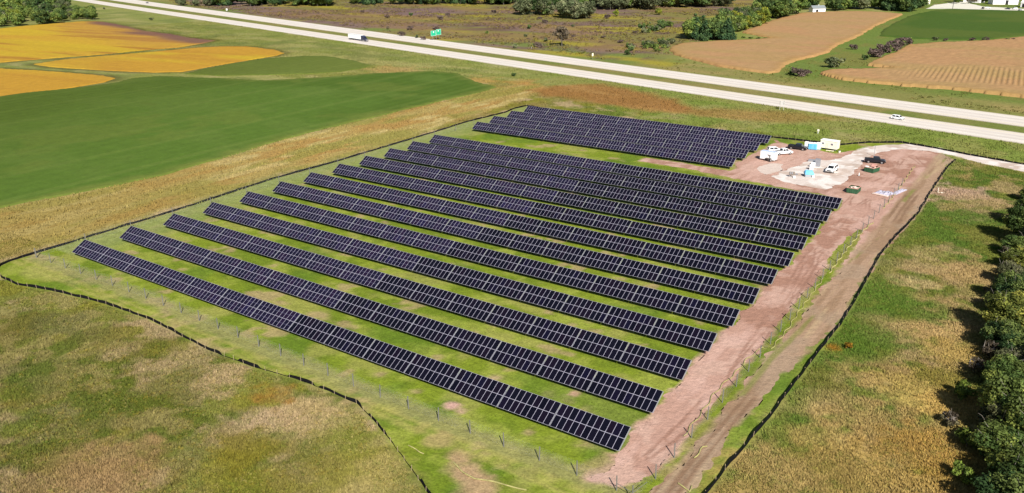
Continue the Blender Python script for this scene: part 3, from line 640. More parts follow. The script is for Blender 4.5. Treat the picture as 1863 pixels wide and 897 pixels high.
for i, (xl, xr) in enumerate(ROWX):
    y = i*11.832; sc = (xr-xl)/(135*PITCHX+13*GAP); x = xl
    for j, (kd, nc) in enumerate(cols):
        wd = nc*PITCHX*sc
        put_table(kd, nc, x+wd/2, y, sc, f'solar table of {NUM[nc]} {"violet-tinted" if kd=="L" else "near-black"} panels, {ORD[j]} from left in {ORD[i]} row from the front', 'solar tables of the main array')
        x += wd+GAP*sc
cols2 = [('L', 10)]*5+[('L', 9)]*5
for i in range(4):
    xl = (-144.7, -145.6, -145.7, -145.7)[i]; xr = (-42.6, -42.8, -43.2, -43.5)[i]; y = 155.9+i*12.15
    sc = (xr-xl)/(95*PITCHX+9*GAP); x = xl
    for j, (kd, nc) in enumerate(cols2):
        wd = nc*PITCHX*sc
        put_table(kd, nc, x+wd/2, y, sc, f'solar table of {NUM[nc]} panels, {ORD[j]} from left in {ORD[i]} row of the far block', 'solar tables of the far block')
        x += wd+GAP*sc

# ------------------------------------------------------------------ fences
M_SILT = mat('black_fabric', (.008, .008, .009), .95, spec=.02, noise=.3, nscale=1.5)
M_STAKE = mat('wooden_stake', (.42, .33, .2), .9, noise=.2, nscale=4)
def silt_fence(name_label, P, gapfn=None, stake=2.6, h=.62):
    L = resample(P, stake)
    c = L[len(L)//2]
    t = thing('silt_fence', name_label, 'fence', (c[0], c[1], 0), 0, 'black silt fences around the array')
    fine = resample(P, .65)
    n = len(fine)
    wob = (vnoise(np.arange(n)*.35, np.zeros(n), 5)-.5)*.3
    tng = np.gradient(fine, axis=0); tng /= np.hypot(*tng.T)[:, None]+1e-9; nr = np.stack([-tng[:, 1], tng[:, 0]], 1)
    hh = h*(.72+.45*vnoise(np.arange(n)*.22, np.ones(n)*3.3, 6))
    if gapfn is not None: hh = np.where(gapfn(fine, np.arange(n)), .10, hh)
    lo = fine+nr*wob[:, None]*.6; hi = fine+nr*(wob*1.0)[:, None]+nr*.05
    lo2, hi2 = lo+nr*.03, hi+nr*.03
    V = np.concatenate([np.c_[lo, np.full(n, -.02)], np.c_[hi, hh], np.c_[lo2, np.full(n, -.02)], np.c_[hi2, hh]])-np.array([c[0], c[1], 0])
    i = np.arange(n-1)
    F = np.concatenate([np.stack([i, i+1, n+i+1, n+i], 1), np.stack([2*n+i+1, 2*n+i, 3*n+i, 3*n+i+1], 1), np.stack([n+i, n+i+1, 3*n+i+1, 3*n+i], 1)])
    link(bpy.data.objects.new('fabric', npmesh('silt_fabric', V, F, M_SILT)), t)
    st = MB(); st.box((0, 0, .45), (.05, .05, .98)); proto = None
    for k, p in enumerate(L[:100]):
        if proto is None: proto = st.build('stake', M_STAKE, t); o = proto
        else: o = proto.copy(); COL.objects.link(o)
        o.location = (p[0]-c[0]+random.uniform(-.05, .05), p[1]-c[1]-.1, random.uniform(-.12, .05)); o.rotation_euler = (random.uniform(-.12, .12), random.uniform(-.12, .12), random.uniform(0, 3))
    return t
silt_fence('black silt fence along the left side of the array beside the tan grass strip', SILT_LEFT)
silt_fence('black silt fence curving along the front of the array before the rough meadow', SILT_FRONT, lambda p, i: (vnoise(i*.22, i*0., 9) > .62) & (p[:, 0] > -75) | ((p[:, 0] > -63) & (p[:, 0] < -57)))
silt_fence('black silt fence along the right side of the haul track beside the meadow', SILT_RIGHT, stake=3.4, h=.8)
silt_fence('black silt fence along the back of the array below the highway', SILT_BACK)

def mat_wire():
    m = bpy.data.materials.new('chain_link'); m.use_nodes = True
    n = m.node_tree; b = n.nodes['Principled BSDF']; out = n.nodes['Material Output']
    b.inputs['Base Color'].default_value = (.45, .47, .45, 1); b.inputs['Roughness'].default_value = .6; b.inputs['Metallic'].default_value = .2
    uv = n.nodes.new('ShaderNodeUVMap')
    sp = n.nodes.new('ShaderNodeSeparateXYZ'); n.links.new(uv.outputs[0], sp.inputs[0])
    res = []
    for op in ('ADD', 'SUBTRACT'):
        a = n.nodes.new('ShaderNodeMath'); a.operation = op; n.links.new(sp.outputs[0], a.inputs[0]); n.links.new(sp.outputs[1], a.inputs[1])
        s_ = n.nodes.new('ShaderNodeMath'); s_.operation = 'MULTIPLY'; s_.inputs[1].default_value = 1/.10; n.links.new(a.outputs[0], s_.inputs[0])
        f = n.nodes.new('ShaderNodeMath'); f.operation = 'FRACT'; n.links.new(s_.outputs[0], f.inputs[0])
        l = n.nodes.new('ShaderNodeMath'); l.operation = 'LESS_THAN'; l.inputs[1].default_value = .022; n.links.new(f.outputs[0], l.inputs[0]); res.append(l)
    mx = n.nodes.new('ShaderNodeMath'); mx.operation = 'MAXIMUM'; n.links.new(res[0].outputs[0], mx.inputs[0]); n.links.new(res[1].outputs[0], mx.inputs[1])
    tr = n.nodes.new('ShaderNodeBsdfTransparent'); ms = n.nodes.new('ShaderNodeMixShader')
    n.links.new(mx.outputs[0], ms.inputs[0]); n.links.new(tr.outputs[0], ms.inputs[1]); n.links.new(b.outputs[0], ms.inputs[2]); n.links.new(ms.outputs[0], out.inputs['Surface'])
    return m
M_WIRE = mat_wire()
M_POST = mat('galvanised_post', (.17, .165, .15), .6, .1, .3, noise=.1)
def wire_fence(label, P, spacing=6.1, h=2.35, braces=(), fabric=True, pr=.085):
    L = [np.array(p) for p in resample(np.array(P, float), spacing)]+[np.array(P[-1], float)]
    c = L[0]
    t = thing('chain_link_fence', label, 'fence', (c[0], c[1], 0), 0, 'chain link fences of the solar farm')
    pm = MB(); pm.tube((0, 0, -.1), (0, 0, h+.05), pr, n=8); proto = pm.build('post', M_POST, t)
    for k, p in enumerate(L):
        o = proto if k == 0 else proto.copy()
        if k: COL.objects.link(o)
        o.location = (p[0]-c[0], p[1]-c[1], random.uniform(-.08, .02)); o.rotation_euler = (random.uniform(-.02, .02), random.uniform(-.02, .02), 0)
    if fabric:
        me = bpy.data.meshes.new('wire_mesh'); bm = bmesh.new(); uvl = bm.loops.layers.uv.new('UVMap'); d0 = 0
        for a, b in zip(L[:-1], L[1:]):
            d = math.hypot(*(b-a))
            vs = [bm.verts.new((*(q-c), z)) for q, z in ((a, .05), (b, .05), (b, h), (a, h))]
            f = bm.faces.new(vs)
            for l, uv in zip(f.loops, ((d0, 0), (d0+d, 0), (d0+d, h), (d0, h))): l[uvl].uv = uv
            d0 += d
        bm.to_mesh(me); bm.free(); me.materials.append(M_WIRE)
        link(bpy.data.objects.new('wire_mesh', me), t)
    for a, b in braces:
        bmx = MB(); bmx.tube(Vector(a)-Vector((c[0], c[1], 0)), Vector(b)-Vector((c[0], c[1], 0)), .04, n=6); bmx.build('brace_rail', M_POST, t)
    return t
ff = smooth_line(FENCE_F, 2)
wire_fence('long chain link fence with thin posts in front of the first solar row', ff[::-1], 6.15, braces=[((3.4, -6.9, 1.2), (6.1, -7.6, 1.25))])
wire_fence('chain link fence along the right ends of the solar rows beside the haul track', [(6.1, -7.6), (6.6, -4.5), (6.8, 30), (6.2, 60), (5.6, 90), (5.5, 130), (5.4, 166)], 6.0, braces=[((6.1, -7.6, 1.25), (6.6, -4.4, 1.2))])
wire_fence('chain link fence with pale posts along the left ends of the solar rows', [(-150.5, -5.2), (-151, 40), (-151, 120), (-150.5, 165)], 12.2)

# straw wattles
M_STRAW = mat('straw', S(176, 168, 108), .95, noise=.4, nscale=1.2)
def wattle(label, P, r=.075):
    mb = MB(); P = resample(smooth_line(np.array(P), 2), .7); c = P[0].copy()
    q = [(p[0]-c[0]+math.sin(i*.9)*.22, p[1]-c[1]+math.cos(i*.63)*.12, .12) for i, p in enumerate(P)]
    mb.path(q, r, 6)
    o = mb.build('straw_wattle', M_STRAW); o.location = (c[0], c[1], 0)
    return tag(o, label, 'straw roll', 'straw erosion rolls')
wattle('long wavering yellow straw roll beside the right chain link fence, front length', pts([(1243, 795), (1262, 770), (1285, 740), (1300, 715), (1322, 694), (1345, 672), (1362, 650), (1390, 632)]))
wattle('long wavering yellow straw roll in the green strip, middle length', pts([(1402, 636), (1420, 615), (1436, 596), (1448, 575), (1470, 545), (1484, 525), (1500, 505)]))
wattle('thin pale straw roll in the green strip near the far row ends', pts([(1508, 498), (1530, 468), (1548, 445), (1565, 425), (1588, 405)]), .12)
wattle('faint straw roll across the dirt beside the silver rubbish heap', pts([(1606, 380), (1625, 358), (1640, 338), (1652, 320), (1664, 302)]), .09)
wattle('pale crooked straw roll lying across the tan track at bottom', pts([(824, 843), (836, 856), (856, 866), (862, 872), (880, 874), (900, 879), (935, 886), (960, 894)]), .1)
wattle('short straw roll in the grass left of the tan track', pts([(742, 812), (755, 818), (763, 823), (780, 829)]), .08)
wattle('bent straw roll on the haul track near the bottom', pts([(1262, 835), (1273, 820), (1284, 812), (1294, 814)]), .1)
wattle('forked straw roll at the bottom edge of the haul track', pts([(1233, 881), (1245, 890), (1255, 897), (1262, 885)]), .1)

# ------------------------------------------------------------------ vehicles
M_WHITE = mat('white_paint', (.82, .82, .82), .35, spec=.5)
M_BLACKP = mat('black_paint', (.012, .013, .018), .25, spec=.5)
M_NAVY = mat('navy_paint', (.03, .035, .075), .3, spec=.5)
M_GLASS = mat('dark_glass', (.01, .012, .015), .08, spec=.6)
M_TYRE = mat('rubber', (.015, .015, .015), .9)
M_RIM = mat('wheel_rim', (.45, .45, .46), .35, .6)
M_TRIM = mat('dark_trim', (.02, .02, .02), .7)
M_LAMP = mat('lamp_glass', (.75, .75, .7), .2, spec=.6)
M_RED = mat('tail_lamp', (.35, .02, .02), .3)
M_CHROME = mat('chrome', (.6, .6, .6), .2, .9)
def wheel(parent, x, y, r, wd):
    o = 1 if y > 0 else -1
    mb = MB(); mb.tube((0, -wd/2, 0), (0, wd/2, 0), r, n=20); t = mb.build('wheel', M_TYRE, parent); t.location = (x, y, r)
    mb = MB(); mb.tube((0, o*(wd/2-.02), 0), (0, o*(wd/2+.012), 0), r*.6, n=14); mb.build('rim', M_RIM, t)
def rect_ring(x, hw, z0, z1): return [(x, -hw, z0), (x, hw, z0), (x, hw, z1), (x, -hw, z1)]
def car(name, label, cat, kind, paint, loc, rz, group=None):
    t = thing(name, label, cat, (*loc, 0), rz, group)
    if kind == 'pickup':
        Lh, W2 = 2.85, .98
        prof = [(-Lh, .55), (-Lh, 1.12), (Lh-1.25, 1.15), (Lh-.25, 1.08), (Lh, .9), (Lh, .5), (Lh-.3, .42), (-Lh+.3, .42)]
        cab0, cab1, t0, t1, zr = -.75, 1.65, -.5, .95, 1.88
        wx = (-1.75, 1.85); r = .40
    elif kind == 'suv':
        Lh, W2 = 2.4, .95
        prof = [(-Lh, .5), (-Lh, 1.05), (Lh-1.1, 1.05), (Lh-.2, .98), (Lh, .8), (Lh, .45), (Lh-.3, .36), (-Lh+.3, .36)]
        cab0, cab1, t0, t1, zr = -2.3, 1.4, -2.0, .55, 1.75
        wx = (-1.45, 1.5); r = .37
    else:
        Lh, W2 = 2.35, .9
        prof = [(-Lh, .45), (-Lh, .95), (Lh-1.0, .95), (Lh-.2, .85), (Lh, .7), (Lh, .4), (Lh-.3, .32), (-Lh+.3, .32)]
        cab0, cab1, t0, t1, zr = -1.9, 1.2, -1.1, .3, 1.45
        wx = (-1.4, 1.45); r = .34
    zb = prof[2][1]-.01
    mb = MB(); mb.prism(prof, -W2, W2, bev=.07); mb.build('body', paint, t)
    # greenhouse: tapered cabin with dark panes set proud of it
    wt = W2*.78
    cb = [(cab0, -W2*.95, zb), (cab1, -W2*.95, zb), (cab1, W2*.95, zb), (cab0, W2*.95, zb)]
    ct = [(t0, -wt, zr), (t1, -wt, zr), (t1, wt, zr), (t0, wt, zr)]
    mb = MB(); mb.loft([cb, ct]); bmesh.ops.bevel(mb.bm, geom=list(mb.bm.edges), offset=.05, segments=2, affect='EDGES'); mb.build('cab', paint, t)
    cb = [Vector(v) for v in cb]; ct = [Vector(v) for v in ct]
    def pane(a, b, c_, d, nm, u0=.08, u1=.92, v0=.12, v1=.86):
        def P(u, v): return (a.lerp(b, u)).lerp(d.lerp(c_, u), v)
        q = [P(u0, v0), P(u1, v0), P(u1, v1), P(u0, v1)]
        n_ = (b-a).cross(d-a).normalized()*.012
        mb = MB(); mb.loft([[p-n_ for p in q], [p+n_ for p in q]]); mb.build(nm, M_GLASS, t)
    pane(cb[1], cb[2], ct[2], ct[1], 'windscreen'); pane(cb[3], cb[0], ct[0], ct[3], 'rear_window')
    for a, b, c_, d in ((cb[0], cb[1], ct[1], ct[0]), (cb[2], cb[3], ct[3], ct[2])):
        pane(a, b, c_, d, 'side_window', .08, .47); pane(a, b, c_, d, 'side_window', .53, .92)
    if kind == 'pickup':
        mb = MB(); mb.box(((-Lh+cab0)/2, 0, zb+.012), (abs(-Lh-cab0)-.22, W2*2-.30, .02)); mb.build('cargo_bed', M_TRIM, t)
        for y in (-1, 1):
            mb = MB(); mb.box(((-Lh+cab0)/2, y*(W2-.07), zb+.06), (abs(-Lh-cab0)-.05, .13, .14), bev=.02); mb.build('bed_rail', paint, t)
        mb = MB(); mb.box((-Lh+.06, 0, zb+.06), (.1, W2*2-.3, .14), bev=.02); mb.build('tailgate', paint, t)
    for x in wx:
        for y in (-1, 1): wheel(t, x, y*(W2-.1), r, .26)
    mb = MB(); mb.box((Lh+.02, 0, .55), (.14, W2*1.9, .2), bev=.03); mb.build('front_bumper', M_TRIM if paint is not M_WHITE else M_CHROME, t)
    mb = MB(); mb.box((-Lh-.02, 0, .55), (.14, W2*1.9, .2), bev=.03); mb.build('rear_bumper', M_CHROME, t)
    mb = MB(); mb.box((Lh+.0, 0, .78), (.05, W2*1.05, .22)); mb.build('grille', M_TRIM, t)
    for y in (-1, 1):
        mb = MB(); mb.box((Lh-.02, y*(W2-.24), .84), (.09, .3, .16), bev=.02); mb.build('headlight', M_LAMP, t)
        mb = MB(); mb.box((-Lh+.0, y*(W2-.1), .9), (.06, .14, .3), bev=.01); mb.build('tail_light', M_RED, t)
        mb = MB(); mb.box((cab1-.25, y*(W2+.11), zb+.1), (.1, .2, .14), bev=.02); mb.build('mirror', M_TRIM, t)
    return t
def place(p0, p1, wid=1.9):
    """centre and heading of a vehicle whose camera-side wheels stand on two ground points (rear, front)"""
    a = at(*p0)[:2]; b = at(*p1)[:2]; d = b-a; rz = math.atan2(d[1], d[0]); n_ = np.array([-d[1], d[0]])/np.hypot(*d)
    c = (a+b)/2
    if np.dot(n_, c-CAMP[:2]) < 0: n_ = -n_
    return tuple(c+n_*wid/2), rz
l, rz = place((1413, 283), (1441, 281)); car('pickup_truck', 'white pickup truck beside the black pickup near the white box trailer', 'pickup truck', 'pickup', M_WHITE, l, rz, 'pickups parked on the dirt yard').scale = (1.1, 1.1, 1.1)
l, rz = place((1436, 271), (1463, 274.5)); car('pickup_truck', 'black pickup truck next to the light blue portable toilets', 'pickup truck', 'pickup', M_BLACKP, l, rz, 'pickups parked on the dirt yard').scale = (1.1, 1.1, 1.1)
l, rz = place((1404, 277.5), (1417, 277)); car('parked_car', 'white car with dark windows half hidden behind the box trailer', 'car', 'suv', M_WHITE, l, rz)
l, rz = place((1573, 296), (1610, 299)); car('pickup_truck', 'black pickup truck behind the two green dumpsters', 'pickup truck', 'pickup', M_BLACKP, l, rz, 'pickups parked on the dirt yard').scale = (1.1, 1.1, 1.1)
c0 = at(1513, 311)[:2]; c1 = at(1504, 317)[:2]
d = c1-c0; rz = math.atan2(d[1], d[0]); car('parked_van', 'white work vehicle with dark windscreen on the pale gravel pad', 'van', 'suv', M_WHITE, tuple(at(1513, 312)[:2]), rz).scale = (1.2, 1.2, 1.2)
hd = math.atan2(-.238, .971)
l, _ = place((1622, 217.5), (1644, 219)); car('moving_car', 'white car driving alone on the near side of the highway', 'car', 'suv', M_WHITE, l, math.atan2(244-266, 30+68))
car('moving_car', 'small grey car far away on the far side of the highway', 'car', 'sedan', mat('grey_paint', (.16, .16, .17), .4), tuple(at(268, 6)[:2]), math.atan2(466-509, -743+929)+PI)

# semi truck
def semi(label, loc, rz):
    t = thing('semi_truck', label, 'truck', (*loc, .06), rz)
    mb = MB(); mb.box((-4.9, 0, 2.62), (16.0, 2.6, 2.9), bev=.05); tr = mb.build('trailer', M_WHITE, t)
    mb = MB()
    for z in (1.22, 4.02): mb.box((-4.9, -1.305, z), (16.0, .03, .09)); mb.box((-4.9, 1.305, z), (16.0, .03, .09))
    mb.build('trailer_rail', M_RIM, tr)
    mb = MB(); mb.box((-12.92, 0, 2.6), (.04, 2.4, 2.7)); mb.build('rear_door', M_WHITE, tr)
    mb = MB(); mb.box((-4.9, 0, 1.05), (15.6, .9, .22)); mb.build('chassis', M_TRIM, t)
    for y in (-1, 1):
        mb = MB(); mb.tube((1.2, y*.9, .1), (1.2, y*.9, 1.1), .08); mb.build('landing_leg', M_TRIM, t)
        for x in (-11.4, -10.1, 2.9, 4.2): wheel(t, x, y*1.05, .52, .5)
        wheel(t, 8.2, y*1.1, .52, .32)
        mb = MB(); mb.tube((5.2, y*1.05, .75), (6.8, y*1.05, .75), .32, n=14); mb.build('fuel_tank', M_CHROME, t)
        mb = MB(); mb.tube((5.0, y*1.0, 1.2), (5.0, y*1.0, 3.9), .09); mb.build('exhaust_stack', M_CHROME, t)
        mb = MB(); mb.box((7.0, y*1.35, 2.2), (.14, .2, .6), bev=.02); mb.build('mirror', M_TRIM, t)
        mb = MB(); mb.box((9.3, y*.85, 1.25), (.1, .35, .25), bev=.02); mb.build('headlight', M_LAMP, t)
    mb = MB(); mb.prism([(3.3, .95), (3.3, 3.55), (3.9, 3.9), (5.6, 3.7), (6.6, 2.95), (7.1, 2.05), (7.1, .8)], -1.2, 1.2, bev=.06); cb = mb.build('cab', M_NAVY, t)
    mb = MB(); mb.prism([(7.0, .7), (7.0, 2.05), (9.1, 1.75), (9.4, 1.3), (9.4, .6)], -1.0, 1.0, bev=.1); mb.build('hood', M_NAVY, t)
    mb = MB(); mb.box((9.42, 0, 1.2), (.05, 1.0, .8)); mb.build('grille', M_CHROME, t)
    mb = MB(); mb.box((9.5, 0, .62), (.2, 2.35, .32), bev=.05); mb.build('bumper', M_CHROME, t)
    mb = MB(); mb.loft([[(6.63, -1.05, 2.86), (7.06, -1.08, 2.12), (7.06, 1.08, 2.12), (6.63, 1.05, 2.86)], [(6.66, -1.05, 2.88), (7.1, -1.08, 2.14), (7.1, 1.08, 2.14), (6.66, 1.05, 2.88)]]); mb.build('windscreen', M_GLASS, t)
    for y in (-1, 1):
        mb = MB(); mb.box((6.2, y*1.205, 2.4), (.9, .02, .6)); mb.build('side_window', M_GLASS, t)
    return t
p = at(650, 74.5)[:2]; q = np.interp(p[0], NEAR_UP[:, 0], NEAR_UP[:, 1])*.58+np.interp(p[0], NEAR_LO[:, 0], NEAR_LO[:, 1])*.42
semi('white semi trailer pulled by a dark blue cab on the near side of the highway', (p[0]+.6, q), math.atan2(319-358, 418-236))

# ------------------------------------------------------------------ site equipment
M_PALE = mat('pale_siding', (.80, .74, .60), .6, noise=.04, nscale=.8)
M_ROOFW = mat('white_roof', (.82, .80, .76), .5)
M_WIN = mat('grey_window', (.16, .16, .19), .2, spec=.5)
M_BLUE = mat('light_blue_plastic', (.16, .48, .74), .5)
M_BLUED = mat('light_blue_door', (.10, .40, .66), .5)
M_WPL = mat('white_plastic', (.8, .82, .82), .5)
M_GREY = mat('grey_cabinet', (.26, .26, .28), .5)
M_GREEN = mat('green_steel', (.035, .10, .05), .6, noise=.25, nscale=1.3)
M_RUST = mat('pinkish_wood', (.52, .27, .22), .85, noise=.2, nscale=2)
M_CARD = mat('pale_rubbish', (.66, .52, .44), .9, noise=.3, nscale=1.5)
M_CONCP = mat('concrete_pad', (.55, .53, .5), .9, noise=.1, nscale=1)
# cargo trailer
def base_rot(p0, p1):
    a = at(*p0)[:2]; b = at(*p1)[:2]; d = b-a; return a, b, math.atan2(d[1], d[0]), np.hypot(*d)
a, b, rz, L = base_rot((1383, 291), (1407, 295)); n_ = np.array([-math.sin(rz), math.cos(rz)]); c = (a+b)/2+n_*1.2
t = thing('cargo_trailer', 'white enclosed box trailer beside the far solar block', 'trailer', (*c, 0), rz)
mb = MB(); mb.box((0, 0, 1.75), (5.0, 2.3, 2.5), bev=.06); mb.build('box_body', M_WHITE, t)
mb = MB(); mb.box((0, 0, 3.01), (4.8, 2.1, .05)); mb.build('roof_panel', mat('bluish_roof', (.5, .58, .75), .4), t)
mb = MB(); mb.box((2.7, 0, .45), (.9, .12, .1)); mb.build('tow_bar', M_TRIM, t)
for x in (-.6, .5):
    for y in (-1, 1): wheel(t, x, y*1.05, .36, .24)
mb = MB(); mb.box((-2.51, 0, 1.7), (.03, 2.0, 2.2)); mb.build('rear_door', M_WPL, t)
# utility vehicle with open frame in front of it
c, rz = place((1396, 295.5), (1415, 292), 1.8)
t = thing('utility_tractor', 'grey open cab utility tractor with big wheels next to the white box trailer', 'tractor', (*c, 0), rz)
mb = MB(); mb.box((-.2, 0, .85), (2.6, 1.2, .5), bev=.08); mb.box((.9, 0, 1.2), (1.0, .9, .5), bev=.1); mb.build('body', mat('drab_grey', (.12, .10, .09), .6, noise=.2, nscale=2), t)
mb = MB()
for x, y in ((-1.1, -.6), (-1.1, .6), (.2, -.6), (.2, .6)): mb.tube((x, y, 1.0), (x*.85, y*.95, 2.15), .05)
mb.build('roll_cage', M_TRIM, t)
mb = MB(); mb.box((-.45, 0, 2.18), (1.5, 1.35, .07), bev=.02); mb.build('canopy', mat('grey_canopy', (.3, .26, .25), .6), t)
mb = MB(); mb.box((-.6, 0, 1.25), (.5, .9, .25), bev=.05); mb.box((-.85, 0, 1.55), (.14, .9, .5), bev=.05); mb.build('seat', M_TRIM, t)
for y in (-1, 1):
    wheel(t, -1.0, y*.8, .55, .4); wheel(t, 1.1, y*.75, .42, .3)
mb = MB(); mb.box((1.9, 0, .45), (.25, 1.6, .5), bev=.04); mb.build('front_bucket', M_RIM, t)
# portable toilets
for i, (px, py, body, lab) in enumerate(((1467.5, 271.3, M_WPL, 'white portable toilet, left of the light blue ones'), (1475, 272.6, M_BLUE, 'light blue portable toilet beside the white one'), (1482.6, 273.2, M_BLUE, 'light blue portable toilet in the middle of the row'), (1489.3, 273, mat('pale_green_plastic', (.55, .72, .68), .5), 'pale green portable toilet next to the cream office trailer'))):
    p = at(px, py)[:2]+np.array([-.35, .8])
    t = thing('portable_toilet', lab, 'portable toilet', (*p, 0), R(12+i*2), 'portable toilets beside the office trailer')
    mb = MB(); mb.box((0, 0, 1.12), (1.36, 1.25, 2.1), bev=.06); mb.build('cabin', body, t)
    mb = MB(); mb.loft([[(-.72, -.68, 2.15), (.72, -.68, 2.15), (.72, .68, 2.15), (-.72, .68, 2.15)], [(-.55, -.45, 2.42), (.55, -.45, 2.42), (.55, .45, 2.42), (-.55, .45, 2.42)]]); mb.build('roof', M_ROOFW, t)
    mb = MB(); mb.box((0, -.64, 1.08), (.78, .04, 1.85), bev=.015); mb.build('door', M_BLUED if body is M_BLUE else body, t)
    mb = MB(); mb.tube((.4, .4, 2.3), (.4, .4, 2.75), .06); mb.build('vent_pipe', M_TRIM, t)
    mb = MB(); mb.box((0, 0, .05), (1.45, 1.35, .1)); mb.build('skid', M_TRIM, t)
# office trailer
a, b, rz, L = base_rot((1491, 271), (1521.5, 275.5)); n_ = np.array([-math.sin(rz), math.cos(rz)]); c = (a+b)/2+n_*1.4
t = thing('office_trailer', 'cream mobile office trailer with two windows by the back silt fence', 'office trailer', (*c, 0), rz)
mb = MB(); mb.box((0, 0, 1.85), (L, 2.7, 2.6), bev=.05); w_ = mb.build('wall', M_PALE, t)
mb = MB(); mb.box((0, 0, 3.2), (L+.2, 2.9, .12), bev=.04); mb.build('roof', M_ROOFW, t)
for x in (-L*.33, L*.2):
    mb = MB(); mb.box((x, -1.36, 2.15), (.95, .05, .8)); f_ = mb.build('window_frame', M_ROOFW, t)
    mb = MB(); mb.box((x, -1.39, 2.15), (.75, .03, .62)); mb.build('pane', M_WIN, f_)
mb = MB(); mb.box((-.45, -1.365, 1.6), (.85, .05, 1.95)); d_ = mb.build('door', mat('beige_door', (.70, .66, .55), .5), t)
mb = MB(); mb.box((-.15, -1.41, 1.55), (.06, .04, .12)); mb.build('handle', M_TRIM, d_)
mb = MB(); mb.box((-L/2+.55, -1.0, .3), (.2, .2, .6)); mb.box((L/2-.55, -1.0, .3), (.2, .2, .6)); mb.box((L/2-.55, 1.0, .3), (.2, .2, .6)); mb.box((-L/2+.55, 1.0, .3), (.2, .2, .6)); mb.build('support_blocks', M_GREY, t)
mb = MB(); mb.box((1.4, 0, 3.38), (.9, .7, .3), bev=.03); mb.build('roof_unit', M_WPL, t)
# steps / slab in front
a, b, rz, L = base_rot((1503, 274), (1517, 275.6))
mb = MB()
for k in range(3): mb.box((0, k*.3-.3, .12), (L, .22, .08))
for x in (-1, 0, 1): mb.box((x*L*.4, 0, .04), (.12, .9, .08))
o = mb.build('timber_pallet', mat('cream_timber', (.75, .66, .5), .8, noise=.1)); o.location = (*(a+b)/2, 0); o.rotation_euler = (0, 0, rz); tag(o, 'long cream timber pallet on the grass in front of the office trailer', 'pallet')
def bucket(px, py, label, col, r=.25, h=.5):
    p = at(px, py)
    t = thing('bucket', label, 'bucket', (p[0], p[1], 0))
    mb = MB(); mb.tube((0, 0, 0), (0, 0, h), r*.85, r, n=14); mb.build('tub', col, t)
    mb = MB(); mb.tube((0, 0, h), (0, 0, h+.05), r*1.06, n=14); mb.build('lid', M_TRIM, t)
bucket(1527, 277.5, 'small pale bucket at the yard edge right of the office trailer', M_PALE, .4, .7)
# capped marker beyond the fence
p = at(1488, 243.5); t = thing('vent_marker', 'white capped marker post on the grass between highway and office trailer', 'marker post', (p[0], p[1], 0))
mb = MB(); mb.tube((0, 0, 0), (0, 0, 1.0), .12); mb.build('stem', M_WPL, t)
mb = MB(); mb.box((0, 0, 1.25), (.7, .6, .8), bev=.1); mb.build('cap', M_PALE, t)
# equipment pad: cabinets
def cabinet(px, py, w_, d_, h, m, label, rz=R(8), feet=True):
    p = at(px, py)
    t = thing('equipment_cabinet', label, 'electrical cabinet', (p[0], p[1], 0), rz, 'electrical cabinets on the gravel pad')
    mb = MB(); mb.box((0, 0, .06), (w_+.3, d_+.3, .12)); mb.build('concrete_base', M_CONCP, t)
    mb = MB(); mb.box((0, 0, .12+h/2), (w_, d_, h), bev=.03); bd = mb.build('housing', m, t)
    mb = MB(); mb.box((-w_*.24, -d_/2-.012, .12+h*.5), (w_*.44, .03, h*.86)); mb.build('door', m, t)
    mb = MB(); mb.box((w_*.24, -d_/2-.012, .12+h*.5), (w_*.44, .03, h*.86)); mb.build('door', m, t)
    mb = MB(); mb.box((0, 0, .14+h), (w_+.08, d_+.08, .06), bev=.02); mb.build('lid', m, t)
    return t
cabinet(1476, 309, 1.1, .8, 1.5, M_WPL, 'white cabinet nearest the blue tarpaulin on the gravel pad')
cabinet(1479, 304.5, 1.2, .8, 1.4, M_WPL, 'white cabinet in the middle of the white three')
cabinet(1481.5, 300.5, 1.0, .8, 1.2, M_WPL, 'white cabinet farthest back of the white three')
cabinet(1487, 303, 1.5, 1.3, 2.3, M_GREY, 'tall grey cabinet at the back of the gravel pad')
cabinet(1477.5, 294.5, 2.4, .5, .7, M_GREY, 'low wide grey cabinet behind the white three')
# blue tarpaulin over crated gear
p = at(1471, 321); t = thing('covered_crate', 'light blue tarpaulin draped over crated gear on the gravel pad', 'covered crate', (p[0], p[1], 0), R(30))
mb = MB(); mb.box((0, 0, .55), (2.4, 1.7, 1.0), bev=.05); mb.build('crate', mat('crate_grey', (.34, .36, .38), .7), t)
mb = MB(); mb.loft([[(-1.35, -1.0, .85), (1.35, -1.0, .75), (1.35, 1.0, .9), (-1.35, 1.0, .8)], [(-1.3, -.95, 1.3), (1.3, -.95, 1.2), (1.3, .95, 1.45), (-1.3, .95, 1.4)], [(-1.1, -.4, 1.75), (1.0, -.5, 1.6), (1.1, .6, 1.8), (-1.0, .6, 1.9)]]); bmesh.ops.subdivide_edges(mb.bm, edges=list(mb.bm.edges), cuts=2, use_grid_fill=True)
for v in mb.bm.verts: v.co += Vector((random.uniform(-.05, .05), random.uniform(-.05, .05), random.uniform(-.07, .07)))
mb.build('tarpaulin', M_BLUE, t)
mb = MB(); mb.box((1.1, -1.2, .35), (.7, .4, .7), bev=.05); mb.build('white_box', M_WPL, t)
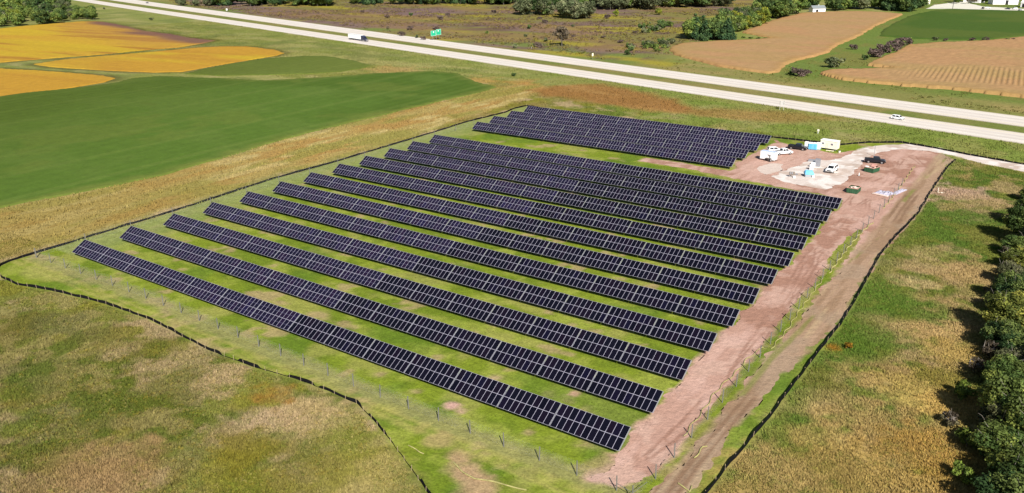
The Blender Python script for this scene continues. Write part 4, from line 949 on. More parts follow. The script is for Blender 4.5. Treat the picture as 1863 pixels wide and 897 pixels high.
# switch pedestal group on the left edge of the pad
p = at(1440, 322); t = thing('switch_pedestal', 'dark brown switch pedestal with small meters at left edge of gravel pad', 'switch pedestal', (p[0], p[1], 0), R(20))
mb = MB(); mb.box((-.6, 0, .8), (.12, .12, 1.6)); mb.box((.6, 0, .8), (.12, .12, 1.6)); mb.build('legs', M_STEEL, t)
mb = MB(); mb.box((0, 0, 1.15), (1.6, .2, 1.0), bev=.02); mb.build('back_board', mat('brown_board', (.2, .16, .13), .8), t)
for x in (-.45, .1): 
    mb = MB(); mb.box((x, -.16, 1.25), (.4, .14, .6), bev=.02); mb.build('meter_box', M_GREY, t)
mb = MB(); mb.box((.75, -.8, .3), (.7, .5, .6), bev=.03); mb.build('white_box', M_WPL, t)
mb = MB(); mb.box((0, 0, .12), (.9, .35, .12)); mb.box((0, 0, .3), (.5, .25, .25), bev=.02)
o = mb.build('junction_box', M_GREY); p = at(1449, 318); o.location = (p[0], p[1], 0); tag(o, 'small grey junction box between the pedestal and the blue tarpaulin', 'junction box')
# dumpsters
def dumpster(p0, p1, label, tall):
    a, b, rz, L = base_rot(p0, p1); n_ = np.array([-math.sin(rz), math.cos(rz)]); D = 3.6; c = (a+b)/2+n_*D/2
    t = thing('dumpster', label, 'dumpster', (*c, 0), rz, 'green dumpsters on the dirt yard')
    h = 1.35; w2, d2 = L/2, D/2
    mb = MB()
    for sx in (-1, 1): mb.box((sx*w2, 0, h/2+.1), (.1, D, h))
    for sy in (-1, 1): mb.box((0, sy*(d2+.04), h/2+.1), (L+.1, .08, h))
    mb.box((0, 0, .15), (L-.12, D-.02, .1)); mb.build('bin', M_GREEN, t)
    mb = MB()
    for x in np.linspace(-w2+.2, w2-.2, 5): mb.box((x, -d2-.11, h/2+.1), (.08, .06, h-.1))
    for y in np.linspace(-d2+.2, d2-.2, 6): mb.box((w2+.08, y, h/2+.1), (.06, .08, h-.1)); mb.box((-w2-.08, y, h/2+.1), (.06, .08, h-.1))
    mb.build('ribs', M_GREEN, t)
    mb = MB()
    for sx in (-1, 1): mb.box((sx*w2, 0, h+.17), (.16, D+.2, .14))
    for sy in (-1, 1): mb.box((0, sy*d2, h+.18), (L, .16, .13))
    mb.build('top_rim', M_RUST, t)
    mb = MB()
    for k in range(26):
        mb.box((random.uniform(-w2+.5, w2-.5), random.uniform(-d2+.5, d2-.4), random.uniform(.7, 1.25)), (random.uniform(.4, 1.1), random.uniform(.3, .9), random.uniform(.08, .35)), rot=Matrix.Rotation(random.uniform(-.5, .5), 3, 'X') @ Matrix.Rotation(random.uniform(0, 3), 3, 'Z'))
    mb.build('rubbish', M_CARD, t)
    if tall:
        mb = MB()
        for k in range(4): mb.box((-w2+.3+k*.5, .9, h+.45), (.1, .12, .9)); 
        mb.box((-.1, .9, h+.9), (L*.7, .12, .14)); mb.box((.3, .3, h+.5), (L*.5, 1.3, .1), rot=Matrix.Rotation(.4, 3, 'X')); mb.build('timber_frame', M_RUST, t)
        mb = MB(); mb.box((-w2+.45, -d2+.4, h+.2), (.8, .7, .5), bev=.05); mb.build('white_bag', M_WPL, t)
dumpster((1572, 312), (1588, 315.5), 'green dumpster heaped with timber, right in front of the black pickup', True)
dumpster((1540, 350.5), (1559, 353.5), 'green open dumpster nearest the camera, filled with pale rubbish', False)
# small post + silver rubbish heap + pole
p = at(1562.5, 320); t = thing('marker_post', 'short white marker post between the two green dumpsters', 'marker post', (p[0], p[1], 0))
mb = MB(); mb.tube((0, 0, 0), (0, 0, .95), .16, .12); mb.build('stem', M_WPL, t)
mb = MB(); mb.box((0, 0, .04), (.55, .55, .08)); mb.build('foot', M_TRIM, t)
a, b, rz, L = base_rot((1587, 353), (1614, 359))
t = thing('rubbish_heap', 'heap of silver plastic sheeting with pale planks on the red dirt', 'rubbish heap', (*((a+b)/2), 0), rz)
mb = MB(); mb.box((0, .3, .22), (L, .9, .12)); mb.box((0, .35, .10), (L*.9, .7, .1)); mb.box((.1, .1, .38), (L*.9, .25, .12), rz=.05); mb.build('plank', mat('pale_planks', (.78, .64, .56), .8, noise=.1), t)
M_SILV = mat('silver_plastic', (.50, .47, .56), .35, .15, .5, noise=.2, nscale=1.2)
def crumpled(name, cx, cy, sx, sy, h, seed, parent, m):
    r_ = np.random.default_rng(seed); n = 14
    U, V_ = np.meshgrid(np.linspace(-1, 1, n), np.linspace(-1, 1, n)); x = U.ravel(); y = V_.ravel()
    fall = np.clip(1-np.maximum(np.abs(x), np.abs(y))**2.5, 0, 1)
    z = (.03+h*r_.random(n*n))*fall*.8+.02
    Vt = np.stack([cx+x*sx*(1+.12*r_.random(n*n)), cy+y*sy*(1+.12*r_.random(n*n)), z], 1)
    I = np.arange(n*n).reshape(n, n); F = np.stack([I[:-1, :-1].ravel(), I[:-1, 1:].ravel(), I[1:, 1:].ravel(), I[1:, :-1].ravel()], 1)
    link(bpy.data.objects.new(name, npmesh(name, Vt, F, m)), parent)
crumpled('plastic_sheet', .6, 2.6, 1.2, 2.4, 1.3, 1, t, M_SILV); crumpled('plastic_sheet', -1.2, 3.0, 1.1, 1.6, .8, 2, t, M_SILV); crumpled('plastic_sheet', 2.0, 7.5, .7, 3.5, .8, 3, t, M_SILV)
p = at(1590, 284); t = thing('sign_pole', 'thin grey pole standing on the gravel road behind the black pickup', 'pole', (p[0], p[1], 0))
mb = MB(); mb.tube((0, 0, 0), (0, 0, 3.4), .07); mb.build('shaft', M_STEEL, t)
mb = MB(); mb.tube((0, 0, 0), (0, 0, .12), .25, n=12); mb.build('foot', M_CONCP, t)
a = at(1706, 351); t = thing('pipe_stake', 'white L-shaped pipe on the bare patch right of the silt fence', 'pipe', (a[0], a[1], 0), R(25))
mb = MB(); mb.tube((0, 0, 0), (0, 0, 1.5), .1); mb.build('upright', M_PALE, t)
mb = MB(); mb.box((1.0, 0, .12), (2.1, .25, .2), bev=.02); mb.build('ground_board', M_PALE, t)

# ------------------------------------------------------------------ road signs
M_SGREEN = mat('sign_green', (.02, .40, .22), .45)
M_SWHITE = mat('sign_white', (.8, .82, .8), .5)
M_SBACK = mat('sign_back', (.58, .56, .54), .5, .1)
p = at(793.5, 72.5); rz = math.atan2(-.24, .97)
t = thing('highway_sign', 'large green highway sign on posts beyond the far lanes', 'road sign', (p[0], p[1], 0), rz)
for y in (-2.8, .3, 2.8):
    mb = MB(); mb.box((-.1, y, 2.4), (.18, .18, 4.8)); mb.build('post', M_STEEL, t)
for yc, w_, z0, h in ((-2.3, 4.5, 2.9, 3.7), (2.3, 4.4, 3.2, 4.0)):
    mb = MB(); mb.box((.05, yc, z0+h/2), (.08, w_, h)); pn = mb.build('panel', M_SGREEN, t)
    mb = MB()
    for s_ in (-1, 1): mb.box((.1, yc+s_*(w_/2-.12), z0+h/2), (.02, .1, h-.14)); mb.box((.1, yc, z0+h/2+s_*(h/2-.12)), (.02, w_-.34, .1))
    mb.build('border', M_SWHITE, pn)
    mb = MB(); mb.tube((.09, yc-.2*yc/2.3, z0+h*.72), (.115, yc-.2*yc/2.3, z0+h*.72), .5, n=16); mb.build('route_shield', M_SWHITE, pn)
p = at(1078, 107.5); t = thing('small_road_sign', 'small white road sign on a post beyond the far lanes', 'road sign', (p[0], p[1], 0), rz)
mb = MB(); mb.tube((0, 0, 0), (0, 0, 2.6), .06); mb.build('post', M_STEEL, t)
mb = MB(); mb.box((.05, 0, 2.6), (.05, 1.3, 1.7)); mb.build('panel', mat('cream_sign', (.85, .8, .6), .5), t)
p = at(413, 22); t = thing('small_road_sign', 'small white marker sign at far left beyond the highway by the dark evergreens', 'road sign', (p[0], p[1], 0), rz)
mb = MB(); mb.tube((0, 0, 0), (0, 0, 2.4), .08); mb.build('post', M_STEEL, t)
mb = MB(); mb.box((.06, 0, 2.5), (.06, 1.6, 1.8), bev=.02); mb.build('panel', M_SWHITE, t)
for px, py, nm in ((967, 90, 'thin grey delineator post by the far lanes below the lone brown tree'),):
    p = at(px, py); t = thing('delineator_post', nm, 'post', (p[0], p[1], 0)); mb = MB(); mb.box((0, 0, .9), (.12, .12, 1.8)); mb.build('shaft', M_SBACK, t); mb = MB(); mb.box((.08, 0, 1.6), (.03, .2, .3)); mb.build('reflector', M_SWHITE, t)
a = at(1418.5, 200); b = at(1425.5, 200.5)
t = thing('road_sign', 'two-post road sign seen from behind, standing by the near lanes', 'road sign', (a[0], a[1], 0), math.atan2(b[1]-a[1], b[0]-a[0]))
L = np.hypot(*(b-a)[:2])
for x in (0, L):
    mb = MB(); mb.box((x, 0, 1.9), (.14, .14, 3.8)); mb.build('post', mat('pale_post', (.5, .48, .42), .7), t)
mb = MB(); mb.box((L/2, .14, 3.0), (L+.5, .06, 1.7)); mb.build('panel', M_SBACK, t)

# ------------------------------------------------------------------ far buildings
M_SHEDW = mat('white_siding', (.86, .82, .84), .6)
M_SHEDR = mat('grey_shingle', (.20, .22, .23), .8, noise=.1)
def gable(label, name, cat, p0, p1, depth, h, rh, wallm, roofm, doors=(), wins=(), group=None):
    a, b, rz, L = base_rot(p0, p1); n_ = np.array([-math.sin(rz), math.cos(rz)]); c = (a+b)/2+n_*depth/2
    t = thing(name, label, cat, (*c, 0), rz, group)
    mb = MB(); mb.box((0, 0, h/2), (L, depth, h)); 
    for s_ in (-1, 1):
        pr = [(s_*L/2, -depth/2, h), (s_*L/2, depth/2, h), (s_*L/2, 0, h+rh)]; q = [(x-s_*.1, y, z) for x, y, z in pr]; mb.loft([pr, q])
    mb.build('wall', wallm, t)
    mb = MB()
    for s_ in (-1, 1):
        e = .35; mb.loft([[(-L/2-e, s_*(depth/2+e), h-.15), (L/2+e, s_*(depth/2+e), h-.15), (L/2+e, 0, h+rh+.05), (-L/2-e, 0, h+rh+.05)], [(-L/2-e, s_*(depth/2+e), h+.03), (L/2+e, s_*(depth/2+e), h+.03), (L/2+e, 0, h+rh+.25), (-L/2-e, 0, h+rh+.25)]])
    rf = mb.build('roof', roofm, t)
    for x, w_, hh in doors:
        mb = MB(); mb.box((x, -depth/2-.03, hh/2), (w_, .06, hh)); mb.build('door', M_TRIM, t)
    for x, w_, z, hh in wins:
        mb = MB(); mb.box((x, -depth/2-.02, z), (w_, .05, hh)); mb.build('window', M_WIN, t)
    return t, rf, L
t, rf, L = gable('small white shed with grey roof at the top edge of the corn field', 'shed', 'shed', (1478.5, 22.5), (1501.5, 21.8), 7, 3.4, 2.2, M_SHEDW, M_SHEDR, doors=((-2, 2.4, 2.4),), wins=((3, 1, 1.9, .9),))
mb = MB(); mb.box((1.0, .0, 6.1), (.5, .5, .9)); mb.build('vent', M_WPL, rf)
gable('long white farm building with one dark doorway at far top right', 'farm_building', 'barn', (1806, 8.2), (1852, 8.4), 14, 4.6, 2.2, M_SHEDW, M_ROOFW, doors=((1.2, 2.6, 4.0),), wins=((12, 1.2, 2.6, 1.),))
gable('white farm building cut off by the right edge of the photo', 'farm_building', 'barn', (1856, 13), (1885, 14.5), 12, 4.4, 2.4, M_SHEDW, M_ROOFW, doors=((-4, 3, 3.2),))
gable('grey roofed house among the trees left of the farm yard', 'farm_house', 'house', (1752, 4.0), (1782, 5.5), 12, 3.6, 2.6, M_SHEDW, M_SHEDR, wins=((-4, 1.2, 2, 1), (4, 1.2, 2, 1)))
gable('pale house half hidden behind trees right of the dark corn field corner', 'farm_house', 'house', (1668, 7), (1680, 8), 9, 5, 3, M_PALE, M_SHEDR, wins=((-1.5, 1, 2, 1.2),))
p = at(1733, 16); t = thing('utility_pole', 'dark utility pole at the edge of the far farm yard', 'utility pole', (p[0], p[1], 0), R(30))
mb = MB(); mb.tube((0, 0, 0), (0, 0, 13), .28, .2); mb.build('shaft', mat('tarred_wood', (.05, .045, .04), .9), t)
mb = MB(); mb.box((0, 0, 12), (2.6, .15, .18)); mb.build('cross_arm', mat('tarred_arm', (.06, .05, .045), .9), t)
k = 0
for px, py, pm, lab in ((1797, 15.2, M_WHITE, 'white car parked at the left end of the far farm yard'), (1788, 16.2, M_TRIM, 'dark car parked at the left end of the far farm yard'), (1833, 17.0, M_NAVY, 'dark blue car parked in front of the long farm building'), (1846, 16.8, M_WHITE, 'white car parked right of the dark blue car in the far yard'), (1856, 19.3, M_WHITE, 'white vehicle nearest the green field at the right edge')):
    car('parked_car', lab, 'car', 'suv' if k % 2 else 'sedan', pm, tuple(at(px, py)[:2]), R(20+k*70), 'cars parked in the far farm yard'); k += 1

# ------------------------------------------------------------------ trees
M_BARK = mat('bark', (.10, .085, .07), .95, noise=.25, nscale=2)
M_TWIG = mat('grey_twig', (.22, .19, .16), .95)
M_LEAF = mat_attr('leaves', rough=.65, noise=0, scales=(.5,), bump=0, transl=.22, rand=.22)
def leaf_cloud(seed, clumps, nleaf, size, cols, aspect=1.6, jit=.35):
    """many leaf-sized quads spread through clump volumes; clumps: list of (centre, radius)"""
    r_ = np.random.default_rng(seed); Vs = []; Cs = []
    tot = sum(c[1]**2 for c in clumps)
    for (cc, cr) in clumps:
        n = max(6, int(nleaf*cr*cr/tot))
        d = r_.normal(size=(n, 3)); d /= np.linalg.norm(d, axis=1)[:, None]; d[:, 2] = d[:, 2]*.75+.12
        rr = cr*(.35+.65*r_.random(n)**.5)*(1+jit*(r_.random(n)-.5))
        ctr = np.array(cc)+d*rr[:, None]
        nr = d+r_.normal(size=(n, 3))*.55; nr /= np.linalg.norm(nr, axis=1)[:, None]
        a = np.cross(nr, r_.normal(size=(n, 3))); a /= np.linalg.norm(a, axis=1)[:, None]+1e-9; b = np.cross(nr, a)
        s = size*(.6+.8*r_.random(n))[:, None]
        q = np.stack([ctr-a*s*aspect*.5, ctr+b*s*.45, ctr+a*s*aspect*.5, ctr-b*s*.45], 1)
        base = cols[r_.integers(len(cols))]*(.72+.56*r_.random())
        cl = base[None]*(.65+.7*r_.random(n))[:, None]
        Vs.append(q.reshape(-1, 3)); Cs.append(np.repeat(cl, 4, 0))
    V = np.concatenate(Vs); C = np.concatenate(Cs)
    return V, np.arange(len(V)).reshape(-1, 4), C
def tree_proto(seed, H, Rr, cols, nclump=26, nleaf=1600, leaf=.55, trunk=.28, z0=.22, shape='round', bare=0):
    r_ = np.random.default_rng(seed+100); clumps = []
    for i in range(nclump):
        if shape == 'cone':
            f = r_.random()**1.3; z = H*(.08+.9*f); rad = Rr*(1-f*.92); an = r_.random()*6.283; rr = rad*(.45+.5*r_.random())
            clumps.append(((rr*math.cos(an), rr*math.sin(an), z), Rr*.34*(1.15-f*.7)))
        else:
            d = r_.normal(size=3); d /= np.linalg.norm(d); f = r_.random()**.4
            z = H*(z0+(1-z0)*.5)+d[2]*H*(1-z0)*.42*f
            clumps.append(((d[0]*Rr*.78*f, d[1]*Rr*.78*f, z), Rr*(.24+.16*r_.random())))
    V, F, C = leaf_cloud(seed, clumps, nleaf, leaf, cols)
    cm = npmesh('crown', V, F, M_LEAF, C)
    mb = MB(); mb.tube((0, 0, -.2), (0, 0, H*.45), trunk, trunk*.7); mb.tube((0, 0, H*.45), (r_.normal()*.3, r_.normal()*.3, H*.85), trunk*.7, trunk*.2)
    for cc, cr in clumps[:10]:
        z_ = H*(.2+.3*r_.random()); mb.tube((0, 0, z_), cc, trunk*.35, trunk*.08, n=5)
    me = bpy.data.meshes.new('trunk'); bmesh.ops.recalc_face_normals(mb.bm, faces=mb.bm.faces); mb.bm.to_mesh(me); mb.bm.free(); me.materials.append(M_BARK)
    tm = None
    if bare:
        mb = MB()
        for i in range(bare):
            an = r_.random()*6.283; el = .5+r_.random()*.9; p = Vector((r_.normal()*Rr*.25, r_.normal()*Rr*.25, H*(.35+.3*r_.random())))
            for k in range(3):
                q = p+Vector((math.cos(an)*math.cos(el), math.sin(an)*math.cos(el), math.sin(el)))*H*.16*(1.2-.25*k); mb.tube(p, q, .06-.015*k, .045-.015*k, n=4); p = q; an += r_.normal()*.5; el += r_.normal()*.3
        tm = bpy.data.meshes.new('bare_twigs'); mb.bm.to_mesh(tm); mb.bm.free(); tm.materials.append(M_TWIG)
    return (cm, me, tm)
def put_tree(pr, name, label, cat, xy, sc, rz, group=None, scz=None):
    t = thing(name, label, cat, (xy[0], xy[1], 0), rz, group); t.scale = (sc, sc, scz or sc)
    link(bpy.data.objects.new('crown', pr[0]), t); link(bpy.data.objects.new('trunk', pr[1]), t)
    if pr[2]: link(bpy.data.objects.new('bare_twigs', pr[2]), t)
    return t
C = lambda *l: [S(*c, k=1.3) for c in l]
GD = C((66, 82, 44), (52, 70, 38), (84, 98, 50)); GM = C((92, 106, 52), (76, 94, 44), (110, 120, 58)); GY = C((122, 124, 44), (104, 112, 42), (90, 102, 40)); GB = C((108, 96, 78), (92, 82, 70), (122, 108, 84)); GG = C((86, 92, 64), (72, 80, 54), (104, 106, 76)); GE = C((52, 74, 46), (42, 62, 40), (70, 90, 54)); GP = C((100, 84, 78), (84, 74, 66))
far_protos = dict(
 dark=[tree_proto(s, 13, 7.0, GD, 34, 2800, .8, z0=.08) for s in (1, 2, 3)], mid=[tree_proto(s, 12, 6.8, GM, 34, 2800, .8, z0=.08) for s in (4, 5, 6)], yellow=[tree_proto(s, 12, 6.2, GY, 30, 2500, .75, z0=.08) for s in (7, 8)],
 gray=[tree_proto(s, 12, 7.0, GG, 34, 2700, .75, z0=.08, bare=14) for s in (9, 10)], conifer=[tree_proto(s, 13, 5.0, GE, 52, 2600, .65, shape='cone') for s in (11, 12)], brown=[tree_proto(13, 9, 4.6, GB, 26, 1500, .55, bare=24)], purple=[tree_proto(14, 3.2, 3.4, GP, 16, 700, .45, z0=.02)],
 bush=[tree_proto(s, 3.4, 2.6, c, 14, 700, .45, z0=.02, trunk=.12) for s, c in ((15, GM), (16, GD), (17, GG))])
rt = random.Random(5)
def grove(px0, px1, base_fn, n, kinds, label, group, smin=.8, smax=1.25, cat='tree', spread=0):
    for i in range(n):
        px = rt.uniform(px0, px1); py = base_fn(px)+rt.uniform(-spread, spread*.0+.0001)
        kd = rt.choice(kinds); pr = rt.choice(far_protos[kd]); p = at(px, py)
        put_tree(pr, {'conifer': 'conifer_tree', 'bush': 'bush', 'purple': 'shrub'}.get(kd, 'broadleaf_tree'), label, cat, p, rt.uniform(smin, smax), rt.uniform(0, 6.28), group)
# forest row along the top, left of centre
grove(382, 940, lambda x: 11.5 if x < 620 else 9.0, 76, ['dark', 'dark', 'conifer', 'mid'], 'dark green tree in the forest edge at the top, beyond the highway', 'trees of the far forest edge', 1.1, 1.6, spread=5)
grove(320, 385, lambda x: 12, 8, ['brown', 'gray', 'bush'], 'brownish thin tree at the left end of the far forest edge', 'thin trees at the left end of the forest', .6, .9, spread=2)
# top left grove
grove(-30, 92, lambda x: 49-.05*x, 26, ['mid', 'dark', 'gray', 'yellow'], 'low tree at the front of the grove behind the golden field', 'trees of the top left grove', .8, 1.15, spread=14)
grove(80, 172, lambda x: 44-.07*(x-80), 22, ['mid', 'dark', 'gray', 'mid'], 'bushy tree at the right end of the top left grove', 'trees at the right end of the grove', .62, .9, spread=12)
grove(-30, 60, lambda x: 30, 16, ['yellow', 'yellow', 'mid'], 'yellow green tree in the back of the top left grove', 'yellowish trees of the top left grove', 1.1, 1.5, spread=18)
grove(45, 120, lambda x: 30, 16, ['mid', 'dark', 'gray'], 'dark tree in the back of the top left grove', 'dark trees at the back of the grove', .9, 1.3, spread=18)
# clumps in the scrubland
for px, py, s_, kd, lab in ((955, 27, 1.35, 'gray', 'grey green tree, left one of the first clump in the scrubland'), (975, 26, 1.45, 'dark', 'dark green tree in the middle of the first clump in the scrubland'), (992, 28, 1.4, 'gray', 'grey green tree, right one of the first clump in the scrubland'), (1030, 33, 1.5, 'gray', 'big grey green tree, left one of the second scrubland clump'), (1046, 35, 1.4, 'gray', 'grey green tree in the middle of the second scrubland clump'), (1060, 32, 1.4, 'mid', 'green tree, right one of the second scrubland clump'), (1022, 84, 1.45, 'brown', 'lone brown half-bare tree above the highway'), (1198, 27, .55, 'yellow', 'small round yellow green tree beside the purple scrub mound'), (1121, 30, .5, 'yellow', 'small yellow tree among purple scrub below the far trees'), (706, 55, .35, 'brown', 'small dark leaning shrub above the semi truck')):
    put_tree(rt.choice(far_protos[kd]), 'broadleaf_tree', lab, 'tree', at(px, py), s_, rt.uniform(0, 6), 'trees in the scrubland')
grove(1070, 1190, lambda x: 18, 30, ['gray', 'gray', 'mid'], 'tall grey green tree in the far row right of the two clumps', 'far trees right of the clumps', 1.2, 1.7, spread=9)
grove(1190, 1330, lambda x: 14, 28, ['mid', 'dark', 'yellow', 'gray'], 'green tree in the far row behind the purple mound', 'far trees behind the purple mound', 1.2, 1.7, spread=9)
# woods running down between scrub and corn
grove(1245, 1325, lambda x: 76, 18, ['conifer', 'dark', 'conifer', 'mid'], 'dark evergreen tree in the clump at the left tip of the corn field', 'evergreens at the corn field tip', .9, 1.25, spread=14)
grove(1310, 1400, lambda x: 68-(x-1310)*.26, 34, ['mid', 'dark', 'dark', 'gray', 'yellow'], 'green tree in the wood along the upper edge of the corn field', 'trees of the wood above the corn field', .85, 1.2, spread=16)
grove(1385, 1480, lambda x: 42-(x-1385)*.24, 26, ['mid', 'dark', 'gray'], 'green tree in the wood left of the white shed', 'trees of the wood left of the shed', .95, 1.4, spread=16)
grove(1506, 1600, lambda x: 20.0, 16, ['dark', 'mid', 'dark', 'gray'], 'dark tree in the row right of the white shed', 'trees right of the shed', 1.0, 1.5, spread=6)
grove(1585, 1665, lambda x: 22, 14, ['dark', 'conifer', 'dark'], 'dark blue green tree at the top corner between corn and green field', 'dark trees at the field corner', 1.1, 1.6, spread=8)
grove(1660, 1690, lambda x: 15, 6, ['dark', 'gray'], 'dark tree left of the far farm yard', 'dark trees left of the farm yard', .8, 1.2, spread=5)
grove(1735, 1800, lambda x: 7, 7, ['dark', 'mid', 'brown'], 'tree standing among the far farm houses', 'trees among the farm houses', .6, 1.0, spread=5)
grove(935, 1080, lambda x: 14, 14, ['gray', 'dark', 'mid'], 'tree of the distant belt behind the two scrubland clumps', 'distant belt behind the clumps', .9, 1.3, spread=6)
grove(945, 1000, lambda x: 28, 5, ['gray', 'dark'], 'tree packed into the first scrubland clump', 'first scrubland clump', .9, 1.3, spread=5)
grove(1018, 1072, lambda x: 34, 6, ['gray', 'gray', 'dark'], 'tree packed into the second scrubland clump', 'second scrubland clump', .9, 1.4, spread=7)
# bushes
grove(1165, 1225, lambda x: 62-(x-1170)*.2, 14, ['bush'], 'grey green bush left of the evergreens at the corn tip', 'bushes left of the evergreens', .8, 1.5, 'bush', 10)
grove(1130, 1222, lambda x: 101-(x-1135)*.12, 24, ['bush'], 'low green bush between the highway and the left tip of the corn', 'low bushes above the highway', .5, 1.2, 'bush', 14)
for px, py, s_, kd, lab, nm in ((1439, 137, 1.15, 'bush', 'green bush at the bottom tip between the two corn fields', 'bush'), (1452, 139, 1.3, 'purple', 'purple grey leafless thicket at the bottom tip between the corn fields', 'shrub'), (1465, 138, 1.0, 'purple', 'small purple thicket right of the larger one by the highway verge', 'shrub'), (1518, 123, 1.9, 'bush', 'dark green bush standing in the grassy gap between corn fields', 'bush'), (1512, 122, 1.2, 'bush', 'smaller green bush touching the dark bush in the grassy gap', 'bush'), (1553, 90, 1.0, 'purple', 'flat grey thicket alone on the grass between corn fields', 'shrub'),
 (966, 27.5, .7, 'bush', 'small bush in front of the first scrubland clump', 'bush'), (937, 88, .9, 'bush', 'small round bush beside the far lanes left of the brown tree', 'bush'), (190, 17, .7, 'bush', 'small dark bush on the bank between grove and highway', 'bush'), (276, 37, .8, 'bush', 'yellow green low bush on the bank below the highway at left', 'bush'), (935, 139, .6, 'bush', 'tiny bush on the pale bank right of the green field', 'bush'), (886, 62, .7, 'bush', 'small bush in yellow grass above the far lanes', 'bush')):
    put_tree(rt.choice(far_protos[kd]), nm, lab, 'bush', at(px, py), s_, rt.uniform(0, 6), 'single bushes')
grove(1570, 1660, lambda x: 113-(x-1570)*.36, 13, ['bush', 'bush', 'purple'], 'bush in the hedge along the upper edge of the right corn field', 'hedge bushes by the right corn field', .9, 1.6, 'bush', 4)
grove(1690, 1850, lambda x: 75, 9, ['bush', 'purple'], 'low dark bush on the strip between corn and far green field', 'bushes on the far field strip', .5, .9, 'bush', 1)
grove(1615, 1660, lambda x: 86-(x-1615)*.2, 5, ['purple'], 'purple leafless shrub at the top of the hedge beside the corn', 'purple hedge shrubs', 1.0, 1.6, 'bush', 2)

for i in range(26):
    px = rt.uniform(640, 1190); py = rt.uniform(22, 88-max(0, (940-px))*.09)
    kd = rt.choice(['bush', 'bush', 'purple', 'purple'])
    put_tree(rt.choice(far_protos[kd]), 'bush' if kd == 'bush' else 'shrub', 'green bush scattered in the scrubland beyond the highway' if kd == 'bush' else 'low purple brown shrub scattered in the scrubland beyond the highway', 'bush', at(px, py), rt.uniform(.5, 1.1), rt.uniform(0, 6), 'scattered scrubland bushes')
for px, py in ((1352, 69), (1366, 70), (1380, 70.5), (1392, 71)):
    put_tree(far_protos['bush'][0], 'bush', 'weedy bush in the notch of the left corn field', 'bush', at(px, py), .8, px, 'weeds in the corn notch', .35)
# near wood along the right edge
Cn = lambda *l: [S(*c, k=1.32) for c in l]
near = [tree_proto(s, h, r_, c, 46, 11000, .27, trunk=.2, z0=.05, bare=b) for s, h, r_, c, b in ((31, 8.2, 4.0, Cn((80, 92, 44), (60, 76, 36), (112, 120, 56)), 10), (32, 7.4, 3.7, Cn((66, 82, 42), (46, 64, 34), (94, 106, 54)), 4), (33, 8.6, 4.2, Cn((96, 100, 44), (76, 84, 38), (128, 126, 56)), 12), (34, 6.8, 3.6, Cn((82, 84, 56), (66, 70, 46), (98, 98, 66)), 26))]
labs = ['green leafy tree at the edge of the near wood at right', 'deep green tree in the near wood at the right edge', 'yellow green tree in the near wood at the right edge', 'grey half-bare tree in the near wood at the right edge']
spots_ = [(48.2, 14), (51, 8), (48.7, 22), (53, 17), (46.0, 29), (51.5, 26), (45.2, 36), (50, 34), (56, 30), (45.8, 43), (51, 41), (44.5, 50.5), (49.5, 49), (55, 46), (45.5, 58), (50.5, 57), (43.8, 65.5), (48.5, 66), (54, 63), (42.8, 73), (47.8, 75), (53, 72), (42.6, 81.5), (47, 84), (41.6, 90.5), (46.2, 94), (40.8, 100), (45.5, 104), (41.2, 110), (52, 14), (56, 14), (54.5, 24), (49, 45), (53, 52), (50, 80), (51, 90), (49, 100), (58, 46), (57, 58), (47.5, 37), (47, 62), (45.5, 114), (39.8, 120), (44, 125), (39.5, 131), (43.5, 136), (39.8, 143), (43.5, 148), (41, 155), (44, 160), (40, 168), (43, 174), (57, 38), (58, 54), (56, 66), (54, 82), (52, 96)]
for i, (x, y) in enumerate(spots_):
    k = rt.choice([0, 1, 1, 2, 0, 3]); s_ = rt.uniform(.8, 1.12)*(1 if y < 90 else .85)
    put_tree(near[k], 'leafy_tree', labs[k], 'tree', (x-1.6+rt.uniform(-.8, .8), y+rt.uniform(-1, 1)), s_*1.15, rt.uniform(0, 6.28), 'trees of the near wood', s_*rt.uniform(.62, 1.3)) # rt.uniform(0, 6.28), 'trees of the near wood')
small = [tree_proto(s, 2.4, 1.5, c, 12, 900, .2, trunk=.05, z0=.02, bare=b) for s, c, b in ((41, C((90, 84, 60), (70, 62, 50)), 16), (42, C((96, 110, 44), (80, 94, 40)), 0), (43, C((150, 108, 34), (128, 100, 36)), 0))]
for x, y, k, s_, lab in ((38.6, 55, 0, 1.2, 'bare brown shrub standing out from the near wood'), (40, 62, 0, 1.4, 'dark bare shrub in the meadow beside the near wood'), (39.6, 68, 0, 1.5, 'dark bare shrub pair in front of the near wood'), (36.5, 92, 0, 1.0, 'small brown shrub at the tan meadow patch'), (37.6, 44, 1, 1.5, 'yellow green bush at the edge of the near wood'), (41.4, 21, 1, 1.2, 'low green bush in front of the nearest trees'), (38.2, 106, 0, 1.3, 'brown shrub beside the upper part of the near wood'), (36.8, 118, 0, 1.2, 'dark shrub at the far part of the near wood'), (18.5, 52, 2, .6, 'small orange autumn shrub beside the right silt fence'), (37.5, 35, 0, 1.0, 'bare shrub low in the tan meadow at right'), (40.5, 30, 1, 1.3, 'green bush leaning out of the lower wood')):
    put_tree(small[k], 'shrub', lab, 'bush', (x, y), s_, rt.uniform(0, 6), 'shrubs beside the near wood')

